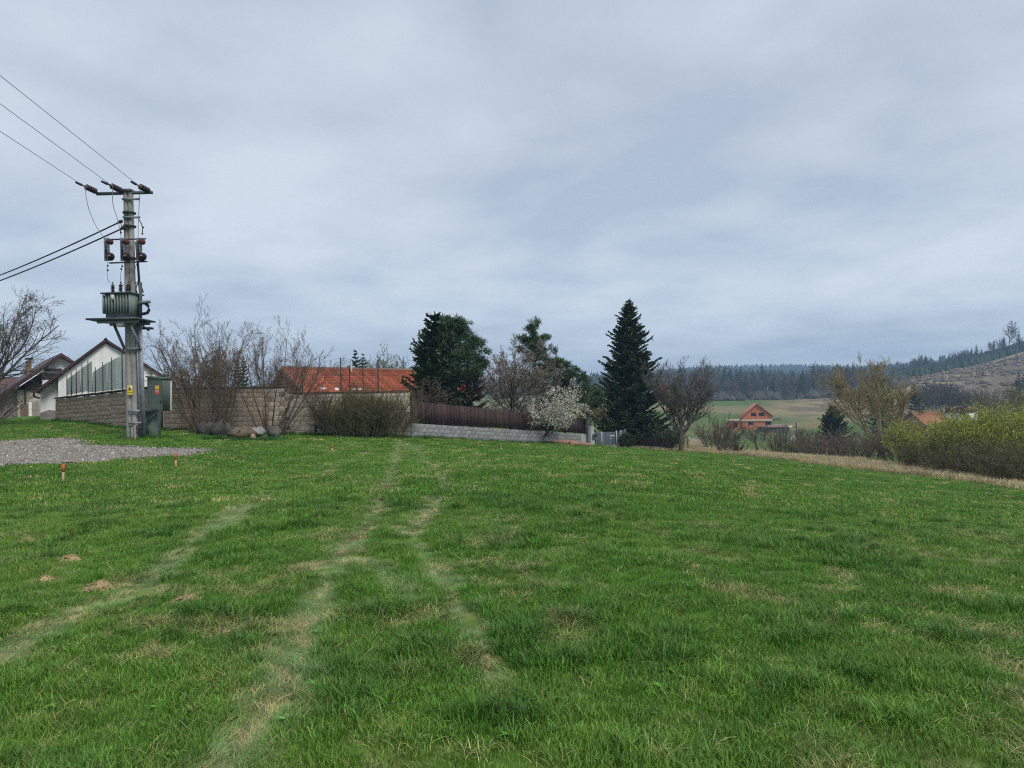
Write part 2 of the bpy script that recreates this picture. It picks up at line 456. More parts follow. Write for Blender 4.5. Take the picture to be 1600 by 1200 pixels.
# ---------------------------------------------------------------- ground
def axis_lines(dense0, dense1, step, lo, hi, growth=1.06):
    a = list(np.arange(dense0, dense1 + 1e-6, step))
    s = step; x = a[-1]
    while x < hi:
        s = s * growth; x += s; a.append(min(x, hi))
    s = step; x = a[0]; pre = []
    while x > lo:
        s = s * growth; x -= s; pre.append(max(x, lo))
    return np.array(pre[::-1] + a)
LIM = 2050.0
gx = axis_lines(-26, 24, 0.3, -LIM, LIM, 1.04)
gy = axis_lines(2, 58, 0.3, -LIM, LIM, 1.04)
def ground_color(x, y):
    n = fbm(x * 0.8, y * 0.8, 11, 4); n2 = fbm(x * 1.7, y * 1.7, 13, 3); nb = fbm(x * 0.05, y * 0.05, 15, 4)
    lush = np.array([0.062, 0.160, 0.018]); mid = np.array([0.098, 0.185, 0.030]); straw = np.array([0.235, 0.195, 0.095]); soil = np.array([0.115, 0.078, 0.048])
    def mixc(c, d, t): return c + (d - c) * np.clip(t, 0, 1)[..., None]
    c = mixc(np.broadcast_to(lush, x.shape + (3,)), mid, sstep(0.35, 0.68, n))
    c = mixc(c, straw, 0.75 * sstep(0.48, 0.68, n2) * sstep(0.40, 0.58, n))
    c = mixc(c, np.array([0.175, 0.20, 0.105]), 0.55 * np.clip(track_mask(x, y), 0, 1))
    c = mixc(c, soil, 0.9 * soil_mask(x, y))
    # beyond the rim of the meadow
    bx = x - brow_x(y)
    dry = sstep(-0.6, 0.8, bx + (n2 - 0.5) * 1.6)
    rough = mixc(np.broadcast_to(np.array([0.34, 0.275, 0.17]), x.shape + (3,)), np.array([0.22, 0.185, 0.10]), sstep(0.4, 0.65, n2))
    c = mixc(c, rough, dry * (y < 90))
    lawn = mixc(np.broadcast_to(np.array([0.075, 0.135, 0.030]), x.shape + (3,)), np.array([0.17, 0.155, 0.065]), sstep(0.45, 0.7, nb * 0.5 + n * 0.5))
    c = mixc(c, lawn, sstep(0, 5, bx - 3.5 - (n - 0.5) * 5))
    c = mixc(c, lawn, sstep(58, 68, y))
    # far pasture: green rim, worn tan middle
    ff = sstep(185, 235, y + (nb - 0.5) * 60)
    past = mixc(np.broadcast_to(np.array([0.085, 0.14, 0.035]), x.shape + (3,)), np.array([0.215, 0.175, 0.09]),
                sstep(0.36, 0.56, fbm(x * 0.02, y * 0.02, 19, 4) + 0.05 + 0.10 * sstep(60, 150, x) - 0.24 * sstep(265, 335, y)))
    c = mixc(c, past, ff)
    # cleared hillside
    hill = sstep(0.30, 0.42, x / np.maximum(y, 1) + (nb - 0.5) * 0.02) * sstep(215, 265, y)
    cc = fbm(x * 0.045, y * 0.045, 23, 5); c3 = fbm(x * 0.16, y * 0.16, 29, 4)
    clear = mixc(np.broadcast_to(np.array([0.165, 0.128, 0.098]), x.shape + (3,)), np.array([0.36, 0.285, 0.155]), sstep(0.42, 0.62, 0.5 * cc + 0.5 * c3))
    clear = mixc(clear, np.array([0.055, 0.06, 0.035]), 0.8 * sstep(0.6, 0.68, c3))
    c = mixc(c, clear, hill)
    c = mixc(c, np.array([0.035, 0.055, 0.03]), sstep(640, 760, y))
    # earth of the yard tracks on the bank at the left
    for ln in (YT1, YT2):
        c = mixc(c, np.array([0.23, 0.175, 0.105]), 0.85 * (1 - sstep(0.18, 0.55, dist_poly(x, y, ln) + (n2 - 0.5) * 0.5)))
    for ln in (PT1, PT2):
        c = mixc(c, np.array([0.27, 0.225, 0.15]), 0.9 * (1 - sstep(0.25, 0.7, dist_poly(x, y, ln) + (n2 - 0.5) * 0.3)))
    g = gravel_mask(x, y)
    c = mixc(c, np.array([0.15, 0.14, 0.115]), sstep(-0.5, 0.1, g))
    return c
YT1 = L_([(18,664),(24,668),(30,673),(40,680)]); YT2 = L_([(52,660),(70,668),(92,675),(105,680)])
PT1 = L_([(1085,684),(1083,695),(1080,706)]); PT2 = L_([(1096,684),(1097,695),(1098,706)])
def build_ground():
    X, Y = np.meshgrid(gx, gy)
    Z = H(X, Y)
    nx, ny = len(gx), len(gy)
    V = np.stack([X, Y, Z], -1).reshape(-1, 3)
    i = np.arange(nx - 1)[None] + (np.arange(ny - 1) * nx)[:, None]
    F = np.stack([i, i + 1, i + 1 + nx, i + nx], -1).reshape(-1, 4)
    m = mesh_of('ground', [(V, F)], smooth=True)
    C = ground_color(X, Y).reshape(-1, 3)
    a = m.color_attributes.new('tint', 'FLOAT_COLOR', 'POINT')
    a.data.foreach_set('color', np.concatenate([C, np.ones((len(C), 1))], 1).astype(np.float32).ravel())
    mt = mat('meadow_soil', (1.25, 1.2, 1.15), (0.72, 0.76, 0.72), scale=1.6, rough=0.95, bump=0.03, bscale=14, attr=('tint', 'GEOMETRY'), spec=0.1, detail=8)
    o = part('ground', m, mt); o['kind'] = 'structure'
build_ground()

M_gravel = mat('gravel', (0.30, 0.27, 0.235), (0.17, 0.15, 0.13), scale=7, rough=0.95, bump=0.02, bscale=30, detail=8)
def build_gravel():
    p = np.array(GRAVEL); lo = p.min(0) - 1; hi = p.max(0) + 1
    st = 0.11
    xs = np.arange(lo[0], hi[0], st); ys = np.arange(lo[1], hi[1], st)
    X, Y = np.meshgrid(xs, ys)
    G = gravel_mask(X, Y) + (fbm(X * 3, Y * 3, 41, 3) - 0.5) * 0.7
    Z = H(X, Y) + 0.004 + 0.028 * sstep(-0.05, 0.35, G) + 0.02 * (fbm(X * 2, Y * 2, 43, 3) - 0.5)
    V = np.stack([X, Y, Z], -1).reshape(-1, 3); nx, ny = len(xs), len(ys)
    i = (np.arange(nx - 1)[None] + (np.arange(ny - 1) * nx)[:, None]).ravel()
    F = np.stack([i, i + 1, i + 1 + nx, i + nx], -1)
    keep = (G.ravel()[F] > 0).all(1)
    F = F[keep]; used = np.unique(F); re = np.zeros(len(V), int); re[used] = np.arange(len(used))
    o = part('gravel_road', [(V[used], re[F])], M_gravel, smooth=True); o['kind'] = 'structure'
build_gravel()

# ---------------------------------------------------------------- scatter (grass, pebbles): one object each, tufts set on points
def scatter(name, protos, pts, rot, scl, idx, col, label, cat, kind='stuff'):
    c = bpy.data.collections.new(name + '_kinds')
    for i, m in enumerate(protos):
        c.objects.link(bpy.data.objects.new('%s_kind_%02d' % (name, i), m))
    me = bpy.data.meshes.new(name)
    me.vertices.add(len(pts)); me.vertices.foreach_set('co', pts.astype(np.float32).ravel())
    a = me.attributes.new('rot', 'FLOAT_VECTOR', 'POINT'); a.data.foreach_set('vector', rot.astype(np.float32).ravel())
    a = me.attributes.new('scl', 'FLOAT_VECTOR', 'POINT'); a.data.foreach_set('vector', scl.astype(np.float32).ravel())
    a = me.attributes.new('pick', 'INT', 'POINT'); a.data.foreach_set('value', idx.astype(np.int32))
    a = me.attributes.new('gcol', 'FLOAT_COLOR', 'POINT')
    a.data.foreach_set('color', np.concatenate([col, np.ones((len(col), 1))], 1).astype(np.float32).ravel())
    o = lk(bpy.data.objects.new(name, me))
    g = bpy.data.node_groups.new(name + '_scatter', 'GeometryNodeTree')
    g.interface.new_socket('Geometry', in_out='INPUT', socket_type='NodeSocketGeometry')
    g.interface.new_socket('Geometry', in_out='OUTPUT', socket_type='NodeSocketGeometry')
    gi = g.nodes.new('NodeGroupInput'); go = g.nodes.new('NodeGroupOutput')
    ip = g.nodes.new('GeometryNodeInstanceOnPoints'); ci = g.nodes.new('GeometryNodeCollectionInfo')
    ci.inputs['Collection'].default_value = c
    ci.inputs['Separate Children'].default_value = True; ci.inputs['Reset Children'].default_value = True
    def na(n, t):
        q = g.nodes.new('GeometryNodeInputNamedAttribute'); q.data_type = t; q.inputs['Name'].default_value = n
        return q.outputs['Attribute']
    K = g.links.new
    K(gi.outputs[0], ip.inputs['Points']); K(ci.outputs[0], ip.inputs['Instance'])
    ip.inputs['Pick Instance'].default_value = True
    K(na('pick', 'INT'), ip.inputs['Instance Index']); K(na('rot', 'FLOAT_VECTOR'), ip.inputs['Rotation']); K(na('scl', 'FLOAT_VECTOR'), ip.inputs['Scale'])
    K(ip.outputs[0], go.inputs[0])
    md = o.modifiers.new('scatter', 'NODES'); md.node_group = g
    return tag(o, label, cat, None, kind)
def blades(rng, n, R, h0, h1, w, lean, flat=0.0, wind=None):
    """a tuft of n curved grass blades"""
    a = rng.uniform(0, 2 * math.pi, n); r = R * np.sqrt(rng.uniform(0, 1, n))
    base = np.stack([r * np.cos(a), r * np.sin(a), np.full(n, -0.01)], 1)
    h_ = rng.uniform(h0, h1, n) * (1 - 0.35 * (r / R) ** 2)
    la = rng.uniform(0, 2 * math.pi, n)
    if wind is not None: la = wind + rng.normal(0, 0.55, n)
    ld = np.stack([np.cos(la), np.sin(la), np.zeros(n)], 1)
    k = np.clip(rng.normal(lean, 0.22, n), 0.03, 1.3)
    wa = la + math.pi / 2 + rng.normal(0, 0.5, n)
    wd = np.stack([np.cos(wa), np.sin(wa), np.zeros(n)], 1) * (w * rng.uniform(0.6, 1.35, n))[:, None] / 2
    V = []
    for t, ww in ((0, 0.9), (0.38, 1.0), (0.72, 0.72), (1.0, 0.12)):
        up = np.sin(np.minimum(t * (1.0 + 0.3 * k), 1.7)) * h_ * (1 - flat) * (1 - 0.30 * k * t * t) + 0.018 * t
        out = h_ * k * (t ** 1.7) * (1 + 0.6 * flat)
        c = base + ld * out[:, None]; c[:, 2] += up
        V += [c - wd * ww, c + wd * ww]
    V = np.stack(V, 1)
    q = np.array([[0,1,3,2],[2,3,5,4],[4,5,7,6]])
    return (V.reshape(-1, 3), (q[None] + (np.arange(n) * 8)[:, None, None]).reshape(-1, 4))
M_blade = mat('grass_blade', (1.15, 1.12, 1.0), (0.8, 0.88, 0.75), scale=9, rough=0.5, attr=('gcol', 'INSTANCER'), island=0.5, hue=0.025, trans=0.2, spec=0.35)
rng = np.random.default_rng(5)
TUFTS = []
def tuft_mesh(nm, *parts):
    m = mesh_of(nm, list(parts)); m.materials.append(M_blade); TUFTS.append(m)
for i in range(5): tuft_mesh('tuft', blades(rng, 66, 0.11, 0.022, 0.082, 0.0036, 0.6))                       # 0-4 common sward
for i in range(4): tuft_mesh('tuft', blades(rng, 80, 0.085, 0.05, 0.145, 0.0042, 0.62))                        # 5-8 lush tussock
for i in range(4): tuft_mesh('tuft', blades(rng, 62, 0.13, 0.06, 0.14, 0.0038, 0.95, 0.66, wind=0.0))        # 9-12 pressed flat, lying along +x
for i in range(3): tuft_mesh('tuft', blades(rng, 30, 0.10, 0.03, 0.13, 0.0034, 0.9, 0.45))                  # 13-15 dry straw
for i in range(4): tuft_mesh('tuft', blades(rng, 150, 0.30, 0.03, 0.095, 0.0085, 0.55))                         # 16-19 wide sward for the distance
for i in range(3): tuft_mesh('tuft', blades(rng, 60, 0.25, 0.15, 0.42, 0.010, 0.55))                         # 20-22 tall coarse grass
for i in range(3): tuft_mesh('weed', blades(rng, 13, 0.05, 0.035, 0.085, 0.019, 0.95, 0.35), blades(rng, 16, 0.08, 0.03, 0.08, 0.004, 0.6))   # 23-25 broad-leaved weeds
MOLES = [((45,848),28),((72,906),26),((110,876),30),((157,920),42),((292,943),48),((1240,828),14),((1448,900),14),((118,1178),16)]
MOLEP = [(GR(*p), w) for p, w in MOLES]
def mole_mask(x, y):
    m = np.zeros(np.shape(x))
    for p, w in MOLEP:
        r = w / FPX * p[1] * 0.5
        m = np.maximum(m, 1 - sstep(r * 0.8, r * 1.3, np.hypot(x - p[0], y - p[1])))
    return m
def build_grass():
    rng = np.random.default_rng(21)
    sets = []
    for d0, d1, dens, wide in ((0.8, 6.5, 300, 0), (6.5, 13.0, 170, 0), (13.0, 24.0, 34, 1), (24.0, 40.0, 18, 1), (40.0, 58.0, 9, 1)):
        xl = -0.80 * d1 - 3.0; xr = min(0.80 * d1 + 3.0, 23)
        n = int((xr - xl) * (d1 - d0) * dens)
        x = rng.uniform(xl, xr, n); y = rng.uniform(d0, d1, n)
        ok = np.abs(x) < 0.78 * y + 2.6
        ok &= (x < brow_x(y) + 0.6) & (y < back_y(x) - 0.12)
        ok &= gravel_mask(x, y) < -0.02 + rng.uniform(-0.25, 0.1, n)
        x, y = x[ok], y[ok]
        sets.append((x, y, np.full(len(x), wide), np.full(len(x), (d0 + d1) / 2)))
        # pressed thatch inside the wheel tracks
        n = int((xr - xl) * (d1 - d0) * min(dens * 1.4, 330)); x = rng.uniform(xl, xr, n); y = rng.uniform(d0, d1, n)
        ok = (np.abs(x) < 0.78 * y + 2.6) & (track_mask(x, y) > 0.22) & (y < back_y(x) - 0.2)
        sets.append((x[ok], y[ok], np.full(ok.sum(), 2 if d1 < 14 else 1), np.full(ok.sum(), (d0 + d1) / 2)))
    x = np.concatenate([s[0] for s in sets]); y = np.concatenate([s[1] for s in sets]); wide = np.concatenate([s[2] for s in sets])
    n = len(x)
    lush = 0.62 * fbm(x * 2.1, y * 2.1, 101, 4) + 0.38 * fbm(x * 0.6, y * 0.6, 121, 3); lush = 0.5 + (lush - 0.5) * (1.0 - 0.6 * sstep(8, 22, y)); fine = fbm(x * 2.9, y * 2.9, 105, 3); big = fbm(x * 0.16, y * 0.16, 109, 3)
    trk = np.clip(track_mask(x, y), 0, 1); so = soil_mask(x, y); mo = mole_mask(x, y)
    near = 1 - sstep(4, 15, y)
    dryp = np.clip(sstep(0.46, 0.66, fine) * sstep(0.42, 0.60, fbm(x * 0.9, y * 0.9, 113, 3)) * (0.22 + 1.0 * near) + 0.75 * trk * sstep(0.40, 0.58, fine), 0, 1)
    u = rng.uniform(0, 1, n)
    keep = (u > so * 0.82) & (rng.uniform(0, 1, n) > mo * 0.98) & (rng.uniform(0, 1, n) < 0.48 + 1.1 * lush)
    idx = rng.integers(0, 5, n)
    tus = (rng.uniform(0, 1, n) < sstep(0.5, 0.64, lush) * 0.5)
    idx = np.where(tus, rng.integers(5, 9, n), idx)
    flat_ = rng.uniform(0, 1, n) < trk * 0.7
    dry_ = rng.uniform(0, 1, n) < dryp * 0.6 + np.where(wide == 2, 0.28, 0.075)
    idx = np.where(wide == 1, rng.integers(16, 20, n), idx)
    flat_ = flat_ | (wide == 2)
    idx = np.where(flat_ & (wide != 1), rng.integers(9, 13, n), idx)
    idx = np.where(dry_ & (wide == 0), rng.integers(13, 16, n), idx)
    idx = np.where((rng.uniform(0, 1, n) < 0.05) & (wide == 0), rng.integers(23, 26, n), idx)
    g1 = np.array([0.104, 0.238, 0.024]); g2 = np.array([0.176, 0.300, 0.048]); g3 = np.array([0.055, 0.160, 0.019]); pale = np.array([0.36, 0.45, 0.27]); st = np.array([0.58, 0.47, 0.25])
    def mx(a, b, t): return a + (b - a) * np.clip(t, 0, 1)[:, None]
    col = mx(np.broadcast_to(g1, (n, 3)), g2, sstep(0.4, 0.7, fine * 0.5 + big * 0.5) * 0.9)
    col = mx(col, g3, sstep(0.50, 0.66, lush) * 0.6)
    col = mx(col, np.array([0.13, 0.19, 0.05]), 0.35 * sstep(0.5, 0.75, 1 - lush) )
    col = mx(col, pale, trk * 0.66 * rng.uniform(0.3, 1.2, n))
    col = mx(col, np.array([0.155, 0.185, 0.075]), dryp * 0.5)
    dry_ = dry_ & (idx < 23)
    col = np.where(dry_[:, None], mx(np.broadcast_to(st, (n, 3)), col, rng.uniform(0, 0.8, n)), col)
    col = col * rng.uniform(0.72, 1.28, n)[:, None]
    mo2 = 1 - sstep(0, 0.45, np.min([np.hypot(x - q[0], y - q[1]) - w_ / FPX * q[1] * 0.5 for q, w_ in MOLEP], axis=0))
    hs = rng.uniform(0.75, 1.25, n) * (0.48 + 0.88 * lush) * (1 - 0.45 * trk) * (1 - 0.3 * mo2)
    hs = np.where(wide == 1, hs * 1.05 * (1 - 0.35 * trk), hs)
    vs = hs * np.where(flat_ & (wide == 1), 0.5, 1.0)
    scl = np.stack([hs, hs, vs], 1)
    rz = rng.uniform(0, 2 * math.pi, n); rz = np.where(flat_, 1.9 + rng.normal(0, 0.5, n) + 1.2 * (fbm(x * 0.5, y * 0.5, 117, 2) - 0.5) * 4, rz)
    rot = np.stack([rng.normal(0, 0.08, n), rng.normal(0, 0.08, n), rz], 1)
    z = H(x, y)
    k = keep
    scatter('meadow_grass', TUFTS, np.stack([x, y, z], 1)[k], rot[k], scl[k], idx[k], col[k], 'short green meadow grass with pale tyre tracks across it', 'grass')
build_grass()
def build_rough_grass():
    """pale dry grass beyond the rim of the meadow, and longer fringes along walls, pole and boulders"""
    rng = np.random.default_rng(33)
    n = 15000
    y = rng.uniform(14, 66, n); x = brow_x(y) + rng.uniform(-0.5, 7.5, n) ** 1.0
    f = fbm(x * 0.5, y * 0.5, 201, 3)
    ok = rng.uniform(0, 1, n) < np.clip(1.25 - (x - brow_x(y)) / 7.0, 0.1, 1) * (0.35 + f)
    x, y = x[ok], y[ok]; n = len(x)
    st = np.array([0.56, 0.46, 0.30]); br = np.array([0.36, 0.285, 0.185]); gr = np.array([0.10, 0.15, 0.045])
    t = rng.uniform(0, 1, n)[:, None]
    col = (st * t + br * (1 - t)); col = np.where((rng.uniform(0, 1, n) < 0.03)[:, None], gr, col) * rng.uniform(0.8, 1.2, n)[:, None]
    s = rng.uniform(0.6, 1.15, n)
    # bank by the low paling fence
    m = 1500
    q = rng.uniform(0, 1, m); bx = 8.8 + q * 6.4 + rng.normal(0, 0.4, m); by = 54.4 - q * 4.0 + rng.normal(0, 0.7, m)
    x = np.concatenate([x, bx]); y = np.concatenate([y, by]); col = np.concatenate([col, (st * 0.9)[None] * rng.uniform(0.7, 1.2, m)[:, None]]); s = np.concatenate([s, rng.uniform(0.4, 0.8, m)])
    n = len(x)
    rot = np.stack([rng.normal(0, 0.1, n), rng.normal(0, 0.1, n), rng.uniform(0, 6.28, n)], 1)
    scatter('dry_grass', TUFTS, np.stack([x, y, H(x, y)], 1), rot, np.stack([s, s, s], 1), rng.integers(20, 23, n), col, 'pale dry grass strip beyond the rim of the meadow', 'grass')
    # fringe
    X = []; Y = []
    def along(a, b, k, off, sp):
        q = rng.uniform(0, 1, k)
        X.append(a[0] + (b[0] - a[0]) * q + rng.normal(0, sp, k)); Y.append(a[1] + (b[1] - a[1]) * q - off + rng.normal(0, sp, k))
    along(WL, WA, 260, 0.28, 0.10); along(WA, WB, 420, 0.3, 0.10); along(WB, WC, 420, 0.3, 0.10)
    pole = GR(215, 685); along(pole + np.array([-0.6, 0, 0]), pole + np.array([1.6, 0, 0]), 60, 0.3, 0.15)
    along(GR(320, 686), GR(440, 688), 140, 0.25, 0.15)
    x = np.concatenate(X); y = np.concatenate(Y); n = len(x)
    s = rng.uniform(0.35, 0.85, n)
    col = np.array([0.06, 0.15, 0.025])[None] * rng.uniform(0.6, 1.5, n)[:, None]
    rot = np.stack([rng.normal(0, 0.1, n), rng.normal(0, 0.1, n), rng.uniform(0, 6.28, n)], 1)
    scatter('fringe_grass', TUFTS, np.stack([x, y, H(x, y)], 1), rot, np.stack([s, s, s], 1), rng.integers(20, 23, n), col, 'longer dark green grass along the foot of the walls', 'grass')
build_rough_grass()
def build_pebbles():
    rng = np.random.default_rng(44)
    ms = []
    Mp = mat('pebble', (1.1, 1.1, 1.1), (0.75, 0.75, 0.75), scale=20, rough=0.9, attr=('gcol', 'INSTANCER'))
    for i in range(3):
        v = nrm(rng.normal(0, 1, (8, 3))); c = box((0, 0, 0), (1, 1, 0.7))
        vv = c[0] + rng.normal(0, 0.12, (8, 3)); m = mesh_of('pebble', [(vv, BOXF)]); m.materials.append(Mp); ms.append(m)
    p = np.array(GRAVEL); lo = p.min(0); hi = p.max(0)
    n = 42000
    x = rng.uniform(lo[0], hi[0], n); y = rng.uniform(lo[1], hi[1], n)
    ok = gravel_mask(x, y) > -0.35 + rng.uniform(0, 0.6, n)
    x, y = x[ok], y[ok]; n = len(x)
    s = rng.lognormal(-3.9, 0.4, n)[:, None] * rng.uniform(0.8, 1.25, (n, 3))
    col = np.array([0.275, 0.25, 0.222])[None] * rng.lognormal(0, 0.4, n)[:, None]
    col = np.minimum(col, 0.6)
    scatter('gravel_stones', ms, np.stack([x, y, H(x, y) + 0.03], 1), rng.uniform(0, 6.28, (n, 3)), s, rng.integers(0, 3, n), col, 'loose grey gravel stones on the road at the left', 'gravel')
build_pebbles()

# ---------------------------------------------------------------- plants: generators
class Wood:
    """collects branch segments by thickness class"""
    def __init__(s): s.thick = []; s.thin = []; s.ends = []; s.end_dirs = []
def march(rng, p, d, L, R, nseg, wob, up, tip):
    n = len(p); P_ = [p]; D_ = [d]; R_ = [R]
    st = (L / nseg)[:, None]
    for i in range(nseg):
        d = nrm(d + rng.normal(0, wob, (n, 3)) + np.array([0, 0, up]))
        p = p + d * st
        P_.append(p); D_.append(d); R_.append(R * (1 - (1 - tip) * (i + 1) / nseg))
    return np.stack(P_, 1), np.stack(D_, 1), np.stack(R_, 1)
def grow(seed, p, d, L, R, levels, minr=0.003):
    """levels: dicts n (children per branch), ratio, ang, t0, seg, wob, up, tip, rr; the first describes the stems themselves"""
    rng = np.random.default_rng(seed); w = Wood()
    p = np.asarray(p, float); d = nrm(np.asarray(d, float)); L = np.asarray(L, float); R = np.asarray(R, float)
    for li, lv in enumerate(levels):
        if li > 0:
            k = lv['n']; N = len(PP)
            t = np.clip(lv['t0'] + (1 - lv['t0']) * (np.arange(k)[None] + rng.uniform(0, 1, (N, k))) / k, 0, 0.999)
            ns = PP.shape[1] - 1; f = t * ns; i = f.astype(int); fr = (f - i)[..., None]
            r_ = np.arange(N)[:, None]
            p = (PP[r_, i] * (1 - fr) + PP[r_, i + 1] * fr).reshape(-1, 3)
            pd = DD[r_, np.minimum(i + 1, ns)].reshape(-1, 3)
            pr = (RR[r_, i] * (1 - fr[..., 0]) + RR[r_, i + 1] * fr[..., 0]).ravel()
            q = rng.normal(0, 1, pd.shape); q = nrm(q - (q * pd).sum(-1, keepdims=True) * pd)
            a = np.clip(rng.normal(lv['ang'], 0.16, len(p)), 0.1, 1.5)[:, None]
            d = pd * np.cos(a) + q * np.sin(a)
            L = (LL[:, None] * lv['ratio'] * (1.15 - 0.55 * t) * rng.uniform(0.6, 1.2, (N, k))).ravel()
            R = np.maximum(pr * lv.get('rr', 0.62), minr)
        PP, DD, RR = march(rng, p, d, L, R, lv['seg'], lv['wob'], lv['up'], lv.get('tip', 0.3))
        LL = L
        RR = np.maximum(RR, minr)
        seg = (PP[:, :-1].reshape(-1, 3), PP[:, 1:].reshape(-1, 3), RR[:, :-1].ravel(), RR[:, 1:].ravel())
        (w.thick if li < lv.get('trunk', 1) else w.thin).append(seg)
        w.last = (PP, DD)
        if li >= len(levels) - 2:
            w.ends.append(PP[:, 1:].reshape(-1, 3)); w.end_dirs.append(DD[:, 1:].reshape(-1, 3))
    return w
def wood_parts(segs, k):
    return [tubes(*s, k=k) for s in segs]
def ribbons(c, d, s, L, W):
    """flat leaf or needle quads: centre line start c, along d (length L), width along s (W)"""
    L = np.asarray(L).reshape(-1, 1); W = np.asarray(W).reshape(-1, 1)
    v = np.stack([c - s * W * 0.35, c + s * W * 0.35, c + d * L * 0.6 + s * W * 0.5, c + d * L, c + d * L * 0.6 - s * W * 0.5], 1)
    return (v.reshape(-1, 3), np.arange(len(c) * 5).reshape(-1, 5))
def rand_leaves(rng, pts, n, jit, L0, L1, W, up=0.3):
    i = rng.integers(0, len(pts), n)
    c = pts[i] + rng.normal(0, jit, (n, 3))
    d = nrm(rng.normal(0, 1, (n, 3)) + np.array([0, 0, up])); s = nrm(np.cross(d, rng.normal(0, 1, (n, 3))))
    return ribbons(c, d, s, rng.uniform(L0, L1, n), W * rng.uniform(0.7, 1.3, n))

def spruce_mesh(seed, hgt, rad, whorls, base=0.04, dens=1.0, droop=0.25, tw=0.075, prof=0.82):
    rng = np.random.default_rng(seed)
    tr = polytube(np.array([[0, 0, -0.2], [0.02, 0, hgt * 0.4], [0, 0.02, hgt * 0.75], [0, 0, hgt * 0.985]]), np.array([1, .75, .4, .06]) * hgt * 0.016, 8)
    zs = hgt * (base + (0.985 - base) * (np.linspace(0, 1, whorls) ** 0.93))
    B = []
    for z in zs:
        f = z / hgt
        r = rad * (1 - f) ** prof * (0.93 + 0.12 * math.sin(z * 3.1 + seed)) + 0.08
        if f < 0.12: r *= 0.75 + 2 * f
        nb = rng.integers(7, 11) if f < 0.85 else 5
        a = rng.uniform(0, 6.28) + np.arange(nb) * 6.283 / nb + rng.normal(0, 0.25, nb)
        for k in range(nb):
            B.append((z + rng.normal(0, 0.09), a[k], r * rng.uniform(0.68, 1.12), f))
    B = np.array(B); n = len(B)
    out = np.stack([np.cos(B[:, 1]), np.sin(B[:, 1]), np.zeros(n)], 1)
    f = B[:, 3]; el = 0.55 * f ** 1.2 - droop * (1 - f)
    T = np.linspace(0, 1, 6)
    PP = []
    for t in T:
        q = out * (B[:, 2] * t * np.cos(el))[:, None]
        q[:, 2] += B[:, 0] + B[:, 2] * (np.sin(el) * t - 0.16 * (1 - f) * math.sin(math.pi * t) + 0.20 * (1 - f) * t ** 3)
        PP.append(q)
    PP = np.stack(PP, 1)
    rb = (0.012 + 0.010 * B[:, 2])
    limb = tubes(PP[:, :-1].reshape(-1, 3), PP[:, 1:].reshape(-1, 3), np.repeat(rb, 5) * np.tile(1 - T[:-1] * 0.8, n), np.repeat(rb, 5) * np.tile(1 - T[1:] * 0.8, n), 3)
    parts = []
    m = int(15 * dens)
    for side in (-1, 1):
        t = np.clip((np.arange(m)[None] + rng.uniform(0, 1, (n, m))) / m * 0.93 + 0.07, 0, 0.999)
        i = (t * 5).astype(int); fr = (t * 5 - i)[..., None]; r_ = np.arange(n)[:, None]
        c = (PP[r_, i] * (1 - fr) + PP[r_, i + 1] * fr)
        bd = nrm(PP[r_, i + 1] - PP[r_, i])
        sd_ = nrm(np.cross(bd, np.array([0, 0, 1.0]))) * side
        d = nrm(bd * 0.75 + sd_ * rng.uniform(0.55, 1.0, (n, m, 1)) + np.array([0, 0, -1.0]) * rng.uniform(0.0, 0.5, (n, m, 1)))
        Ls = (B[:, 2][:, None] * (0.34 * (1 - 0.72 * t)) + 0.10) * rng.uniform(0.6, 1.25, (n, m))
        c = c.reshape(-1, 3); d = d.reshape(-1, 3)
        s1 = nrm(np.cross(d, rng.normal(0, 0.35, d.shape) + np.array([0, 0, 1.0])))
        parts.append(ribbons(c, d, s1, Ls.ravel(), np.full(len(c), tw)))
        s2 = nrm(np.cross(d, s1) + rng.normal(0, 0.3, d.shape))
        parts.append(ribbons(c, d, s2, Ls.ravel() * 0.9, np.full(len(c), tw * 0.75)))
    # hanging and tip sprays
    c = np.concatenate([PP[:, 3], PP[:, 4], PP[:, 5], PP[:, 5]]); m2 = len(c)
    d = nrm(np.concatenate([out] * 4) * 0.6 + rng.normal(0, 0.35, (m2, 3)) + np.array([0, 0, 0.15]))
    parts.append(ribbons(c, d, nrm(np.cross(d, rng.normal(0, 1, (m2, 3)))), rng.uniform(0.15, 0.34, m2), np.full(m2, tw)))
    return tr, [limb], parts
